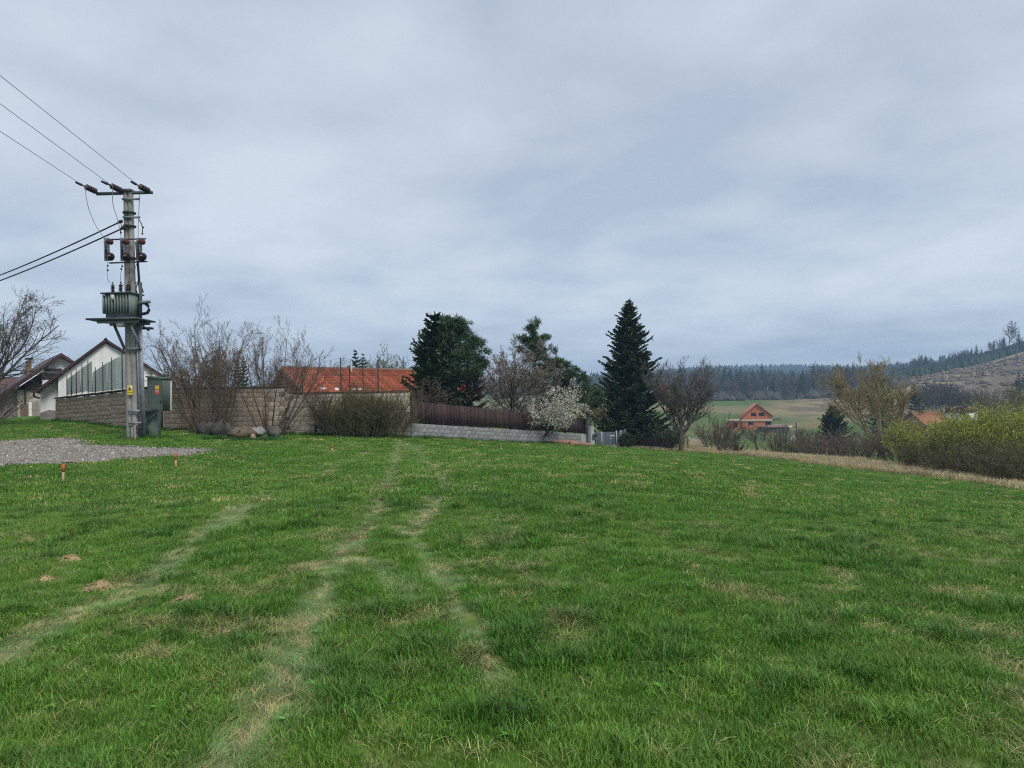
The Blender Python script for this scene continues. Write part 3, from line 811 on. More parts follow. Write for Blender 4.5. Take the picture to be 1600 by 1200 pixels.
def pine_mesh(seed, hgt, lobes, clumps, nl=0.2):
    """lobes: (x, y, z, rx, ry, rz) ellipsoids holding the needle clumps"""
    rng = np.random.default_rng(seed)
    tr = polytube(np.array([[0, 0, -0.2], [0.05, 0.02, hgt * 0.35], [-0.04, 0, hgt * 0.65], [0, 0, hgt * 0.96]]), np.array([1, .8, .55, .12]) * hgt * 0.018, 8)
    lob = np.array(lobes, float); vol = lob[:, 3] * lob[:, 4] * lob[:, 5]; pick = rng.choice(len(lob), clumps, p=vol / vol.sum())
    # foliage pads: flat cushions of clumps with gaps between them
    npad = max(clumps // 9, 20)
    pick = rng.choice(len(lob), npad, p=vol ** 0.55 / (vol ** 0.55).sum())
    qp = nrm(rng.normal(0, 1, (npad, 3))) * (rng.uniform(0.3, 1, (npad, 1)) ** 0.4)
    pad = lob[pick, :3] + qp * lob[pick, 3:6] * rng.uniform(0.8, 1.15, (npad, 1))
    own = rng.integers(0, npad, clumps)
    psz = rng.uniform(0.22, 0.46, npad)[own][:, None]
    C = pad[own] + rng.normal(0, 0.55, (clumps, 3)) * psz * np.array([1.0, 1.0, 0.5])
    q = qp[own]
    # each clump hangs on a limb from the trunk
    zt = np.clip(C[:, 2] - 0.35 * np.hypot(C[:, 0], C[:, 1]) - 0.2, 0.4, hgt * 0.95)
    base = np.stack([np.zeros(clumps), np.zeros(clumps), zt], 1)
    sel = rng.permutation(clumps)[: clumps // 5]
    mid = (base[sel] * 0.45 + C[sel] * 0.55) - np.array([0, 0, 0.12])
    limb = [tubes(base[sel], mid, 0.035, 0.024, 4), tubes(mid, C[sel], 0.022, 0.008, 4)]
    k = 34
    d = nrm(rng.normal(0, 1, (clumps, k, 3)) + np.array([0, 0, 0.45]) + 0.6 * q[:, None])
    c = C[:, None] + d * 0.02 + rng.normal(0, 0.07, (clumps, k, 3))
    d = d.reshape(-1, 3); c = c.reshape(-1, 3)
    s = nrm(np.cross(d, rng.normal(0, 1, d.shape)))
    nd = ribbons(c, d, s, rng.uniform(0.6, 1.2, len(c)) * nl, np.full(len(c), 0.034))
    return tr, limb, [nd]

M_bark = mat('bark', (0.105, 0.085, 0.066), (0.05, 0.04, 0.032), scale=9, bump=0.01, stretch=(1, 1, 0.25))
M_bark_red = mat('bark_red', (0.19, 0.135, 0.10), (0.10, 0.07, 0.055), scale=9, bump=0.01)
M_twig_brown = mat('twig_brown', (0.150, 0.108, 0.078), (0.08, 0.06, 0.046), scale=3, island=0.3)
M_twig_red = mat('twig_red', (0.205, 0.155, 0.118), (0.115, 0.088, 0.07), scale=3, island=0.3)
M_twig_grey = mat('twig_grey', (0.155, 0.135, 0.115), (0.085, 0.075, 0.066), scale=3, island=0.3)
M_twig_olive = mat('twig_olive', (0.165, 0.150, 0.075), (0.09, 0.082, 0.044), scale=3, island=0.35)
M_twig_gold = mat('twig_gold', (0.34, 0.265, 0.115), (0.21, 0.165, 0.075), scale=3, island=0.3)
M_bark_gold = mat('bark_gold', (0.38, 0.30, 0.17), (0.20, 0.155, 0.09), scale=5, bump=0.01, stretch=(1, 1, 0.3))
M_needle = mat('spruce_needle', (0.088, 0.138, 0.056), (0.036, 0.066, 0.031), scale=1.4, rough=0.75, island=0.5, trans=0.08, spec=0.2)
M_pine = mat('pine_needle', (0.085, 0.148, 0.066), (0.036, 0.070, 0.036), scale=1.1, rough=0.7, island=0.45, trans=0.1, spec=0.2)
M_pine_yel = mat('pine_needle_warm', (0.082, 0.138, 0.048), (0.036, 0.072, 0.028), scale=1.1, rough=0.7, island=0.45, trans=0.1, spec=0.2)
M_dryneedle = mat('dry_conifer_twig', (0.135, 0.110, 0.060), (0.065, 0.060, 0.034), scale=1.5, rough=0.8, island=0.45, trans=0.1)
M_leaf_lime = mat('young_leaf', (0.45, 0.49, 0.07), (0.29, 0.34, 0.045), scale=1.2, rough=0.6, island=0.35, trans=0.3)
M_leaf_olive = mat('bud_olive', (0.16, 0.165, 0.055), (0.09, 0.095, 0.035), scale=1.2, rough=0.7, island=0.35, trans=0.2)
M_bud = mat('bud_brown', (0.33, 0.275, 0.235), (0.19, 0.155, 0.13), scale=1.2, rough=0.8, island=0.35)
M_blossom = mat('blossom', (0.74, 0.71, 0.62), (0.50, 0.48, 0.40), scale=2.5, rough=0.7, island=0.25, trans=0.25)
M_box = mat('box_leaf', (0.10, 0.115, 0.036), (0.05, 0.06, 0.02), scale=3, rough=0.6, island=0.45)

def plant(name, loc, wood, barkm, twigm, label, cat, group=None, leaves=None, leafm=None, k0=6, k1=3, rz=0.0, sc=1.0, leafname='leaves', trunkname='trunk'):
    t = thing(name, loc, label, cat, group, rz, sc)
    part(trunkname, wood_parts(wood.thick, k0), barkm, t, world=False)
    c = part('crown', wood_parts(wood.thin, k1), twigm, t, world=False)
    if leaves: part(leafname, leaves, leafm, c, world=False)
    return t
def conifer(name, loc, mesh, trunkm, needlem, label, cat, group=None, rz=0.0, sc=1.0):
    t = thing(name, loc, label, cat, group, rz, sc)
    part('trunk', mesh[0], trunkm, t, world=False)
    c = part('crown', mesh[2], needlem, t, world=False)
    part('limbs', mesh[1], trunkm, c, world=False)
    return t
def stems(seed, n, r, L0, L1, spread, R0, R1, bias=(0, 0, 0)):
    """a fan of stems leaving the ground from a small disc"""
    rng = np.random.default_rng(seed)
    a = rng.uniform(0, 6.28, n); q = np.sqrt(rng.uniform(0.02, 1, n))
    p = np.stack([np.cos(a) * q * r, np.sin(a) * q * r, np.full(n, -0.1)], 1)
    d = np.stack([np.cos(a) * q * spread, np.sin(a) * q * spread, np.ones(n)], 1) + np.array(bias) + rng.normal(0, 0.08, (n, 3))
    return p, d, rng.uniform(L0, L1, n) * (1.08 - 0.25 * q), rng.uniform(R0, R1, n)
def lv(n, ratio, ang, t0, seg, wob, up, tip=0.3, rr=0.62): return dict(n=n, ratio=ratio, ang=ang, t0=t0, seg=seg, wob=wob, up=up, tip=tip, rr=rr)
def shrub_wood(seed, st, n1=6, n2=5, ang=0.5, up=0.06, wob=0.09, t0=0.3, minr=0.004, ratio=0.42, n3=0):
    L = [lv(0, 0, 0, 0, 6, wob * 0.7, up * 0.5), lv(n1, ratio, ang, t0, 4, wob, up, rr=0.55), lv(n2, 0.5, ang, 0.15, 3, wob * 1.2, up, rr=0.6)]
    if n3: L.append(lv(n3, 0.5, ang, 0.2, 2, wob, up, rr=0.6))
    return grow(seed, *st, L, minr)
def tree_wood(seed, hgt, trunk_h, R, n0=7, n1=6, n2=6, n3=4, ang=0.62, up=0.08, spread=1.0, minr=0.004, lean=(0, 0, 1), t0=0.45):
    """single trunk, limbs, branches, twigs"""
    return grow(seed, [[0, 0, -0.15]], [lean], [trunk_h], [R],
        [lv(0, 0, 0, 0, 6, 0.05, 0.02, tip=0.45), lv(n0, spread * (hgt - trunk_h * 0.55) / trunk_h * 0.80, ang, t0, 5, 0.10, up, rr=0.62),
         lv(n1, 0.48, ang, 0.2, 4, 0.12, up, rr=0.6), lv(n2, 0.5, ang, 0.15, 3, 0.13, up, rr=0.6)] + ([lv(n3, 0.5, ang, 0.15, 2, 0.13, up, rr=0.6)] if n3 else []), minr)
def at(px, py, d):
    p = P(px, py, d); p[2] = h(p[0], p[1]); return p
def gat(px, py):
    p = GR(px, py); p[2] = h(p[0], p[1]); return p

# ---------------------------------------------------------------- block walls and plank fence
M_block_tan = mat('split_block_tan', (0.38, 0.31, 0.235), (0.24, 0.195, 0.15), scale=7, bump=0.03, bscale=18, obj=0.16, hue=0.008, streak=0.22)
M_block_pale = mat('split_block_pale', (0.52, 0.455, 0.36), (0.36, 0.315, 0.25), scale=7, bump=0.025, bscale=18, obj=0.14, hue=0.008, streak=0.2)
M_block_grey = mat('concrete_block_grey', (0.34, 0.34, 0.335), (0.21, 0.21, 0.212), scale=5, bump=0.012, bscale=20, obj=0.15, streak=0.2)
M_mortar = mat('mortar', (0.20, 0.18, 0.155), (0.14, 0.125, 0.11), scale=9)
M_coping = mat('coping_dark', (0.075, 0.062, 0.055), (0.04, 0.035, 0.032), scale=6, bump=0.01)
M_conc = mat('concrete', (0.40, 0.385, 0.355), (0.27, 0.26, 0.235), scale=3.5, bump=0.006, bscale=40, streak=0.3)
def rough_block(seed, w, t, hh, amp):
    """one split-face block: a box with a hammered front of 3x2 facets"""
    rng = np.random.default_rng(seed)
    nx, nz = 4, 3
    xs = np.linspace(-w / 2, w / 2, nx); zs = np.linspace(-hh / 2, hh / 2, nz)
    F = np.array([[x, -t / 2 - (amp * rng.uniform(0.2, 1) if 0 < i < nx - 1 and 0 < j < nz - 1 else 0.0), z] for j, z in enumerate(zs) for i, x in enumerate(xs)])
    B = np.array([[-w/2, t/2, -hh/2], [w/2, t/2, -hh/2], [w/2, t/2, hh/2], [-w/2, t/2, hh/2]])
    V = np.concatenate([F, B]); q = []
    for j in range(nz - 1):
        for i in range(nx - 1): q.append([j * nx + i, j * nx + i + 1, (j + 1) * nx + i + 1, (j + 1) * nx + i])
    b = len(F)
    parts = [(V, np.array(q + [[b + 1, b, b + 3, b + 2]]))]
    parts.append((V, np.array([[0, b] + [b + 1] + list(range(nx - 1, 0, -1))])))
    top = (nz - 1) * nx
    parts.append((V, np.array([[b + 2, b + 3] + [top + i for i in range(nx)]])))
    parts.append((V, np.array([[b, 0, nx, 2 * nx, b + 3]]))); parts.append((V, np.array([[nx - 1, b + 1, b + 2, 3 * nx - 1, 2 * nx - 1]])))
    return mesh_of('block', parts)
def block_wall(root, A, B, top, bw, bh, th, mats, seed, core=True, amp=0.02, skip=None, slope=0.0):
    """courses of separate blocks from plan point A to B; top(u) gives the wall's height at u metres"""
    rng = np.random.default_rng(seed)
    A = np.array([A[0], A[1], 0.0]); e = np.array([B[0] - A[0], B[1] - A[1], 0.0]); Ln = np.linalg.norm(e); e /= Ln
    rz = math.atan2(e[1], e[0]); protos = {}
    for mi, mt in enumerate(mats):
        for v in range(4):
            m = rough_block(seed * 10 + v + 40 * mi, bw - 0.014, th, bh - 0.014, amp); m.materials.append(mt); protos[mi, v] = m
    half = {}
    n = int(math.ceil(Ln / bw)); bwx = Ln / n; cnt = 0
    for j in range(30):
        any_ = False
        for i in range(n + (j % 2)):
            u0 = i * bwx - (0.5 * bwx if j % 2 else 0); u1 = u0 + bwx
            u0c, u1c = max(u0, 0), min(u1, Ln)
            if u1c - u0c < 0.05: continue
            uc = (u0c + u1c) / 2; p = A + e * uc
            z1 = top(uc) - j * bh; g = float(H0(p[0], p[1]))
            if z1 < g - 0.12: continue
            any_ = True
            mi = 0 if len(mats) == 1 else int(skip(uc))
            o = bpy.data.objects.new('block', protos[mi, int(rng.integers(0, 4))]); lk(o)
            o.parent = root
            loc = Vector((p[0], p[1], z1 - bh / 2)) + Vector((e[1], -e[0], 0)) * float(rng.uniform(-0.004, 0.008))
            o.matrix_parent_inverse = Matrix.Translation(-root.location)
            o.location = loc; o.rotation_euler = (0, -math.atan(slope), rz + rng.normal(0, 0.004)); o.scale = ((u1c - u0c) / bwx * 1.0, 1, 1)
            cnt += 1
        if not any_: break
    if core:
        us = np.linspace(0, Ln, 14); tp = np.array([top(u) for u in us]) - 0.012
        nn_ = np.array([e[1], -e[0], 0])
        pts = A[None] + e[None] * us[:, None]; gz = H0(pts[:, 0], pts[:, 1]) - 0.4
        prt = []
        for k in range(13):
            a, b = pts[k], pts[k + 1]; zt = min(tp[k], tp[k + 1])
            mid = (a + b) / 2; L = np.linalg.norm(b - a) - 0.002
            zb = min(gz[k], gz[k + 1])
            prt.append(box((mid[0], mid[1], (zt + zb) / 2), (L, th - 0.03, zt - zb), rz))
        part('mortar_core', prt, M_mortar, root)
    return cnt

# tan wall along the gravel: from its far corner by the barn to the near corner
def tan_wall():
    t = thing('block_wall', (WL[0], WL[1], h(WL[0], WL[1])), 'tan split-block wall with stepped dark coping below the green panels, left of the pole', 'wall')
    pl = Plane(WL, WA)
    zl = pl.at(92, 624)[2]; zr = pl.at(235, 606.5)[2]
    e = np.array([WA[0] - WL[0], WA[1] - WL[1], 0]); Ln = np.linalg.norm(e); e /= Ln
    bays = 7
    def top(u):
        k = min(int(u / Ln * bays), bays - 1); return zl + (zr - zl) * (k + 0.35) / bays
    block_wall(t, WL, WA, top, 0.42, 0.2, 0.3, [M_block_tan], 3)
    for k in range(bays):
        u0, u1 = k * Ln / bays - 0.06, (k + 1) * Ln / bays + 0.10
        a = WL + e * u0; b = WL + e * min(u1, Ln + 0.15); z = top((k + 0.5) * Ln / bays)
        a = np.array([a[0], a[1], z + 0.035]); b = np.array([b[0], b[1], z + 0.105])
        part('coping_slab', [beam(a, b, 0.42, 0.055)], M_coping, t)
    # return face at the near corner
    return pl
PW1 = tan_wall()
def long_wall():
    t = thing('block_wall', (WA[0], WA[1], h(WA[0], WA[1])), 'long tan to pale block wall behind the two hazel bushes and boulders', 'wall')
    pl = Plane(WA, WB); e = pl.e
    ustep = (pl.at(440, 612) - WA) @ e
    z1 = pl.at(300, 607.5)[2]; z2 = pl.at(520, 614.5)[2]
    top = lambda u: z1 if u < ustep else z2
    A = WA + e * 0.16
    block_wall(t, A, WB, top, 0.46, 0.215, 0.3, [M_block_tan, M_block_pale], 7, skip=lambda u: 1 if u + math.sin(u * 7) * 0.8 > 4.6 else 0)
    n = 12
    for k in range(n):
        u0 = (pl.len - 0.16) * k / n; u1 = (pl.len - 0.16) * (k + 1) / n - 0.012
        z = top((u0 + u1) / 2 + 0.0) + 0.03
        if u0 < ustep < u1: u1 = ustep - 0.02
        a = A + e * u0; b = A + e * u1
        part('coping_slab', [beam((a[0], a[1], z), (b[0], b[1], z), 0.40, 0.05)], M_coping, t)
    # concrete foot strip and a dark drain slot
    a = pl.at(262, 674, 0.2); b = pl.at(326, 673, 0.2)
    part('foot_strip', [beam((a[0], a[1], h(a[0], a[1]) + 0.02), (b[0], b[1], h(b[0], b[1]) + 0.02), 0.14, 0.16)], M_conc, t)
    p = pl.at(493.5, 673, 0.175)
    part('drain_slot', [box((p[0], p[1], p[2]), (0.12, 0.05, 0.42), math.atan2(e[1], e[0]))], mat('drain_black', (0.02, 0.02, 0.02)), t)
    return pl
PW2 = long_wall()
M_plank = mat('plank_brown', (0.080, 0.044, 0.040), (0.036, 0.022, 0.022), scale=5, bump=0.004, stretch=(3, 3, 0.3), obj=0.38, hue=0.012, rough=0.8)
def fence():
    pl = Plane(WB, WC); e = pl.e; n = pl.n; rz = math.atan2(e[1], e[0]); Ln = pl.len
    tw = thing('low_block_wall', (WB[0], WB[1], h(WB[0], WB[1])), 'low grey concrete block wall under the brown plank fence', 'wall')
    ft = lambda u, a, b: a + (b - a) * u / Ln
    zw0, zw1 = pl.at(640, 661)[2], pl.at(915, 678.5)[2]
    zt0, zt1 = pl.at(640, 626.5)[2], pl.at(913, 654.5)[2]
    def wtop(u): return ft(u, zw0, zw1)
    block_wall(tw, WB, WC, wtop, 0.5, 0.215, 0.26, [M_block_grey], 11, amp=0.008, slope=(zw1 - zw0) / Ln)
    # pale rendered end pier
    p = WC - e * 0.45 + n * 0.14
    t = thing('plank_fence', (WB[0], WB[1], wtop(0.1)), 'dark brown vertical plank fence standing on the grey block wall', 'fence')
    rng = np.random.default_rng(8)
    bw = 0.135; k = 0; u = 0.02
    protos = []
    for v in range(4):
        m = mesh_of('plank', [box((0, 0, 0.5), (bw - 0.012, 0.022, 1.0))]); m.materials.append(M_plank); protos.append(m)
    while u < Ln - 0.1:
        zb = wtop(u) + 0.045 + rng.uniform(-0.01, 0.01); zt = ft(u, zt0, zt1) + rng.normal(0, 0.016)
        c = WB + e * (u + bw / 2) + n * (0.03 + (0.008 if k % 2 else -0.008))
        o = lk(bpy.data.objects.new('plank', protos[int(rng.integers(0, 4))])); o.parent = t
        o.matrix_parent_inverse = Matrix.Translation(-t.location)
        o.location = (c[0], c[1], zb); o.scale = (1, 1, zt - zb); o.rotation_euler = (rng.normal(0, 0.006), rng.normal(0, 0.008), rz + rng.normal(0, 0.03))
        u += bw * rng.uniform(0.97, 1.06); k += 1
    for fz in (0.25, 0.8):
        a = WB - n * 0.03; b = WC - n * 0.03
        part('rail', [beam((a[0], a[1], zw0 + (zt0 - zw0) * fz), (b[0], b[1], zw1 + (zt1 - zw1) * fz), 0.05, 0.09)], M_plank, t)
    return pl
PF = fence()

# ---------------------------------------------------------------- barn and house at the left
M_white = mat('white_render', (0.86, 0.86, 0.845), (0.76, 0.76, 0.745), scale=1.2, bump=0.004, bscale=40, streak=0.12)
M_plinth = mat('plinth_grey', (0.27, 0.25, 0.24), (0.19, 0.175, 0.17), scale=4)
M_roof_dark = mat('roof_edge_maroon', (0.075, 0.032, 0.036), (0.045, 0.022, 0.026), scale=4, rough=0.55)
M_soffit = mat('soffit_dark', (0.045, 0.035, 0.033), (0.028, 0.024, 0.023), scale=4)
M_panel = mat('panel_sage', (0.56, 0.61, 0.56), (0.45, 0.50, 0.46), scale=1.6, rough=0.45, obj=0.10, streak=0.25)
M_iron = mat('iron_dark', (0.055, 0.055, 0.058), (0.03, 0.03, 0.032), scale=12, rough=0.6, metal=0.3)
M_pane = mat('window_pane', (0.03, 0.035, 0.042), (0.02, 0.022, 0.028), scale=1, rough=0.08, spec=0.6)
M_cream = mat('cream_render', (0.56, 0.50, 0.40), (0.44, 0.40, 0.33), scale=1.4, streak=0.15)
M_greige = mat('greige_render', (0.40, 0.365, 0.315), (0.31, 0.285, 0.25), scale=1.6, streak=0.2)
M_brickyel = mat('chimney_brick', (0.42, 0.27, 0.13), (0.27, 0.165, 0.085), scale=6)
M_woodbrown = mat('gate_wood', (0.20, 0.15, 0.11), (0.13, 0.10, 0.075), scale=5, stretch=(3, 3, 0.3))
PB = Plane(P(62, 605, 38.2), P(258, 588, 41.2))
def barn():
    g = PB.at(90, 655); t = thing('barn', (g[0], g[1], h(g[0], g[1])), 'white gabled barn with dark maroon roof edge behind the tan wall', 'barn')
    lw = lambda px, py: (px, py)
    part('gable_wall', PB.slab([(91, 660), (91, 588.5), (165, 536), (252, 586.5), (252, 665)], 0.0, 9.5), M_white, t)
    part('side_wall', PB.slab([(62.5, 660), (62.5, 607.5), (92, 586)  , (92, 660)], -0.5, 9.3), M_white, t)
    pl_ = PB.slab([(61.5, 668), (61.5, 645.5), (76, 640.5), (91.5, 642.5), (91.5, 668)], -0.42, 1.0)
    part('plinth', pl_, M_plinth, t)
    a = part('roof', PB.slab([(57, 608.5), (165, 529.3), (165, 533.8), (57, 613.5)], 0.22, 10.0), M_roof_dark, t)
    part('roof_slope', PB.slab([(165, 529.3), (260, 589.5), (260, 594), (165, 533.8)], 0.22, 10.0), M_roof_dark, t)
    part('soffit', PB.slab([(58, 614.2), (165, 534.2), (165, 535.6), (96, 587.5), (62, 612.5)], 0.18, 9.0), M_soffit, a)
    part('ridge_cap', PB.slab([(162, 530.6), (165, 527.8), (168, 530.6)], 0.27, 10.05), M_roof_dark, a)
    part('purlin_end', PB.slab([(238, 585), (247, 590.5), (247, 594), (238, 588.5)], 0.35, 0.3), M_white, t)
    q = PB.at(56.5, 611, 0.3); q2 = PB.at(52, 611, -6)
    part('gutter', polytube([PB.at(58, 610.5, 0.55), PB.at(58, 610.5, -8)], 0.07, 8), M_iron, t)
    part('downpipe', polytube([PB.at(53.5, 612, -1.5), PB.at(52.5, 618, -1.5), PB.at(56, 621, -1.8), PB.at(61, 622, -2.1)], 0.05, 8), M_iron, t)
barn()
def green_panels():
    g = PW1.at(97, 622); t = thing('panel_screen', (g[0], g[1], g[2]), 'sage green sheet-metal panels stepping up above the tan wall', 'screen')
    zed = [(97.5,593,617),(104.5,588.5,615.5),(111.6,583,614),(119,576.5,612),(128.5,570,611)]
    edges = [97.5,104.5,111.6,119.2,128.4,137.7,149.2,160.8,174.7,191.2,204,222]
    tops = [(593,588.5),(587.5,583.5),(582.5,577),(576,570.5),(570,563.5),(582,574.5),(574.5,566.5),(567,559.5),(559.5,552),(551,543),(542,533)]
    bots = [617.5,616,614.5,613,611.5,613,611.5,610.2,608.6,606.8,605.2,604]
    for i in range(10):
        x0, x1 = edges[i] + 0.25, edges[i + 1] - 0.25
        a = [(x0, bots[i]), (x0, tops[i][0]), (x1, tops[i][1]), (x1, bots[i + 1])]
        part('panel', PW1.slab(a, -0.19 - 0.012 * (i % 2), 0.222 + 0.012 * (i % 2)), M_panel, t)
    for i in range(1, 10):
        x = edges[i]; tt = min(tops[i][0], tops[i - 1][1]) - 0.8
        p = PW1.at(x, tt, -0.17); q = PW1.at(x, bots[i], -0.17)
        part('post', [beam((q[0], q[1], q[2] - 0.25), (q[0], q[1], p[2]), 0.026, 0.03, up=(0, 1, 0))], M_iron, t)
green_panels()
PH = Plane(P(0, 600, 47.5), P(112, 566, 50.0))
def house_left():
    g = PH.at(30, 655); t = thing('house', (g[0], g[1], h(g[0], g[1])), 'white and beige house with maroon roof and brick chimney at far left', 'house')
    part('gable_wall', PH.slab([(66, 580), (94, 557.5), (125, 576), (125, 640), (66, 640)], 0.0, 8), M_white, t)
    part('beam', PH.slab([(62, 576), (96, 576), (96, 579.5), (62, 579.5)], 0.25, 0.2), M_soffit, t)
    part('loggia_wall', PH.slab([(41, 612), (41, 588), (66, 577), (66, 612)], -0.8, 6), mat('loggia_grey', (0.20, 0.185, 0.175), (0.15, 0.14, 0.135)), t)
    w = part('window', PH.rect(63.5, 583, 92, 593, 0.03, 0.1), M_iron, t); part('pane', PH.rect(65, 584, 90, 592.2, 0.05, 0.0), M_pane, w)
    for k in range(5):
        y = 600 + k * 2.6
        part('slat', PH.slab([(41, y - 1.0), (64, y), (64, y + 1.0), (41, y + 0.2)], 0.12, -0.06), M_iron, t)
    part('lower_wall', PH.rect(27, 610, 64, 668, 0.0, 6), M_cream, t)
    part('annex_wall', PH.slab([(-60, 668), (-60, 625), (27, 607), (27, 668)], -0.3, 6), M_greige, t)
    part('plinth', PH.slab([(-60, 668), (-60, 640), (32, 640), (32, 668)], -0.22, 0.6), M_plinth, t)
    r = part('roof', PH.slab([(-40, 642), (94, 552.3), (94, 557.5), (-40, 647.5)], 0.6, 9), M_roof_dark, t)
    part('roof_slope', PH.slab([(94, 552.3), (132, 577), (132, 582), (94, 557.5)], 0.6, 9), M_roof_dark, t)
    part('bargeboard', PH.slab([(28, 603.5), (66, 578.6), (66, 580.2), (28, 605.2)], 0.65, -0.5), M_white, r)
    c = part('chimney', PH.rect(47.8, 560, 56, 582, -2.5, 3.2), M_brickyel, t); part('chimney_cap', PH.rect(46.4, 555.5, 57.4, 558, -2.4, 3.3), M_iron, c)
    d = part('door', PH.rect(44.5, 628, 50.5, 660, 0.06, 0.0), M_white, t); part('door_frame', PH.rect(43.6, 627, 51.2, 660, 0.03, 0.0), M_plinth, d)
    part('gate_leaf', PH.rect(32, 631, 37.8, 660, 0.10, -0.02), M_woodbrown, t); part('gate_leaf', PH.rect(38.2, 630.5, 43.5, 660, 0.10, -0.02), M_woodbrown, t)
    part('pillar', PH.slab([(51, 660), (51, 628), (61, 624), (61, 660)], 0.2, 0.0), M_greige, t)
    part('downpipe', polytube([PH.at(27, 605, 0.5), PH.at(33, 607.5, 0.25), PH.at(39.3, 610, 0.12), PH.at(39.6, 630, 0.12)], 0.055, 8), M_iron, t)
house_left()
def cottage_left():
    PC = Plane(P(-60, 600, 60), P(40, 600, 60)); g = PC.at(10, 640)
    t = thing('cottage', (g[0], g[1], h(g[0], g[1])), 'low brown-roofed cottage with two squat chimneys behind the bare tree at far left', 'house')
    part('wall', PC.slab([(-60, 660), (-60, 604), (30, 604), (30, 660)], 0, 5), M_greige, t)
    part('roof', [(np.concatenate([[PC.at(-64, 606, 0.5), PC.at(34, 606, 0.5), PC.at(34, 589, -3), PC.at(-64, 589, -3)], [PC.at(-64, 608, 0.5), PC.at(34, 608, 0.5), PC.at(34, 591, -3), PC.at(-64, 591, -3)]]), BOXF)], mat('old_tile_brown', (0.16, 0.085, 0.06), (0.09, 0.055, 0.045), scale=6), t)
    for x0, x1, y0 in ((4.5, 17.5, 576.5), (21, 29.5, 576)):
        c = part('chimney', PC.rect(x0, y0, x1, 592, -2.6, 3.4), M_brickyel, t); part('chimney_cap', PC.rect(x0 - 0.6, y0 - 1.5, x1 + 0.6, y0 + 0.3, -2.5, 3.5), M_conc, c)
cottage_left()

# ---------------------------------------------------------------- transformer pole
M_steel = mat('galvanised_steel', (0.30, 0.325, 0.36), (0.20, 0.22, 0.25), scale=5, rough=0.55, metal=0.25, streak=0.2)
M_steel_dk = mat('steel_dark', (0.11, 0.12, 0.14), (0.07, 0.078, 0.09), scale=5, rough=0.6, metal=0.25)
M_green_box = mat('cabinet_green', (0.10, 0.13, 0.112), (0.07, 0.095, 0.08), scale=2, rough=0.45, streak=0.2)
M_green_pale = mat('pedestal_green', (0.21, 0.28, 0.22), (0.15, 0.205, 0.16), scale=3, rough=0.7, streak=0.25)
M_trafo = mat('transformer_green', (0.20, 0.255, 0.225), (0.14, 0.18, 0.16), scale=3, rough=0.5, streak=0.2)
M_porc = mat('porcelain_maroon', (0.045, 0.02, 0.022), (0.028, 0.014, 0.016), scale=8, rough=0.25, spec=0.5)
M_red = mat('sign_red', (0.62, 0.10, 0.07), (0.5, 0.08, 0.06), scale=8, rough=0.5)
M_yel = mat('sign_yellow', (0.75, 0.55, 0.03), (0.62, 0.45, 0.03), scale=8, rough=0.5)
M_signw = mat('sign_white', (0.72, 0.72, 0.70), (0.62, 0.62, 0.6), scale=8, rough=0.5)
M_black = mat('sign_black', (0.02, 0.02, 0.02), (0.015, 0.015, 0.015), rough=0.5)
M_cable = mat('cable_black', (0.022, 0.022, 0.025), (0.015, 0.015, 0.017), rough=0.6)
M_wire = mat('wire_grey', (0.20, 0.205, 0.21), (0.15, 0.155, 0.16), rough=0.5, metal=0.3)
POLE = gat(216, 686)
PD = POLE[1]
PP_ = Plane(P(100, 500, PD), P(300, 500, PD))            # the pole's upright plane, square to the wires
def pp(px, py, off=0.0): return PP_.at(px, py, off)
def rot_between(): pass
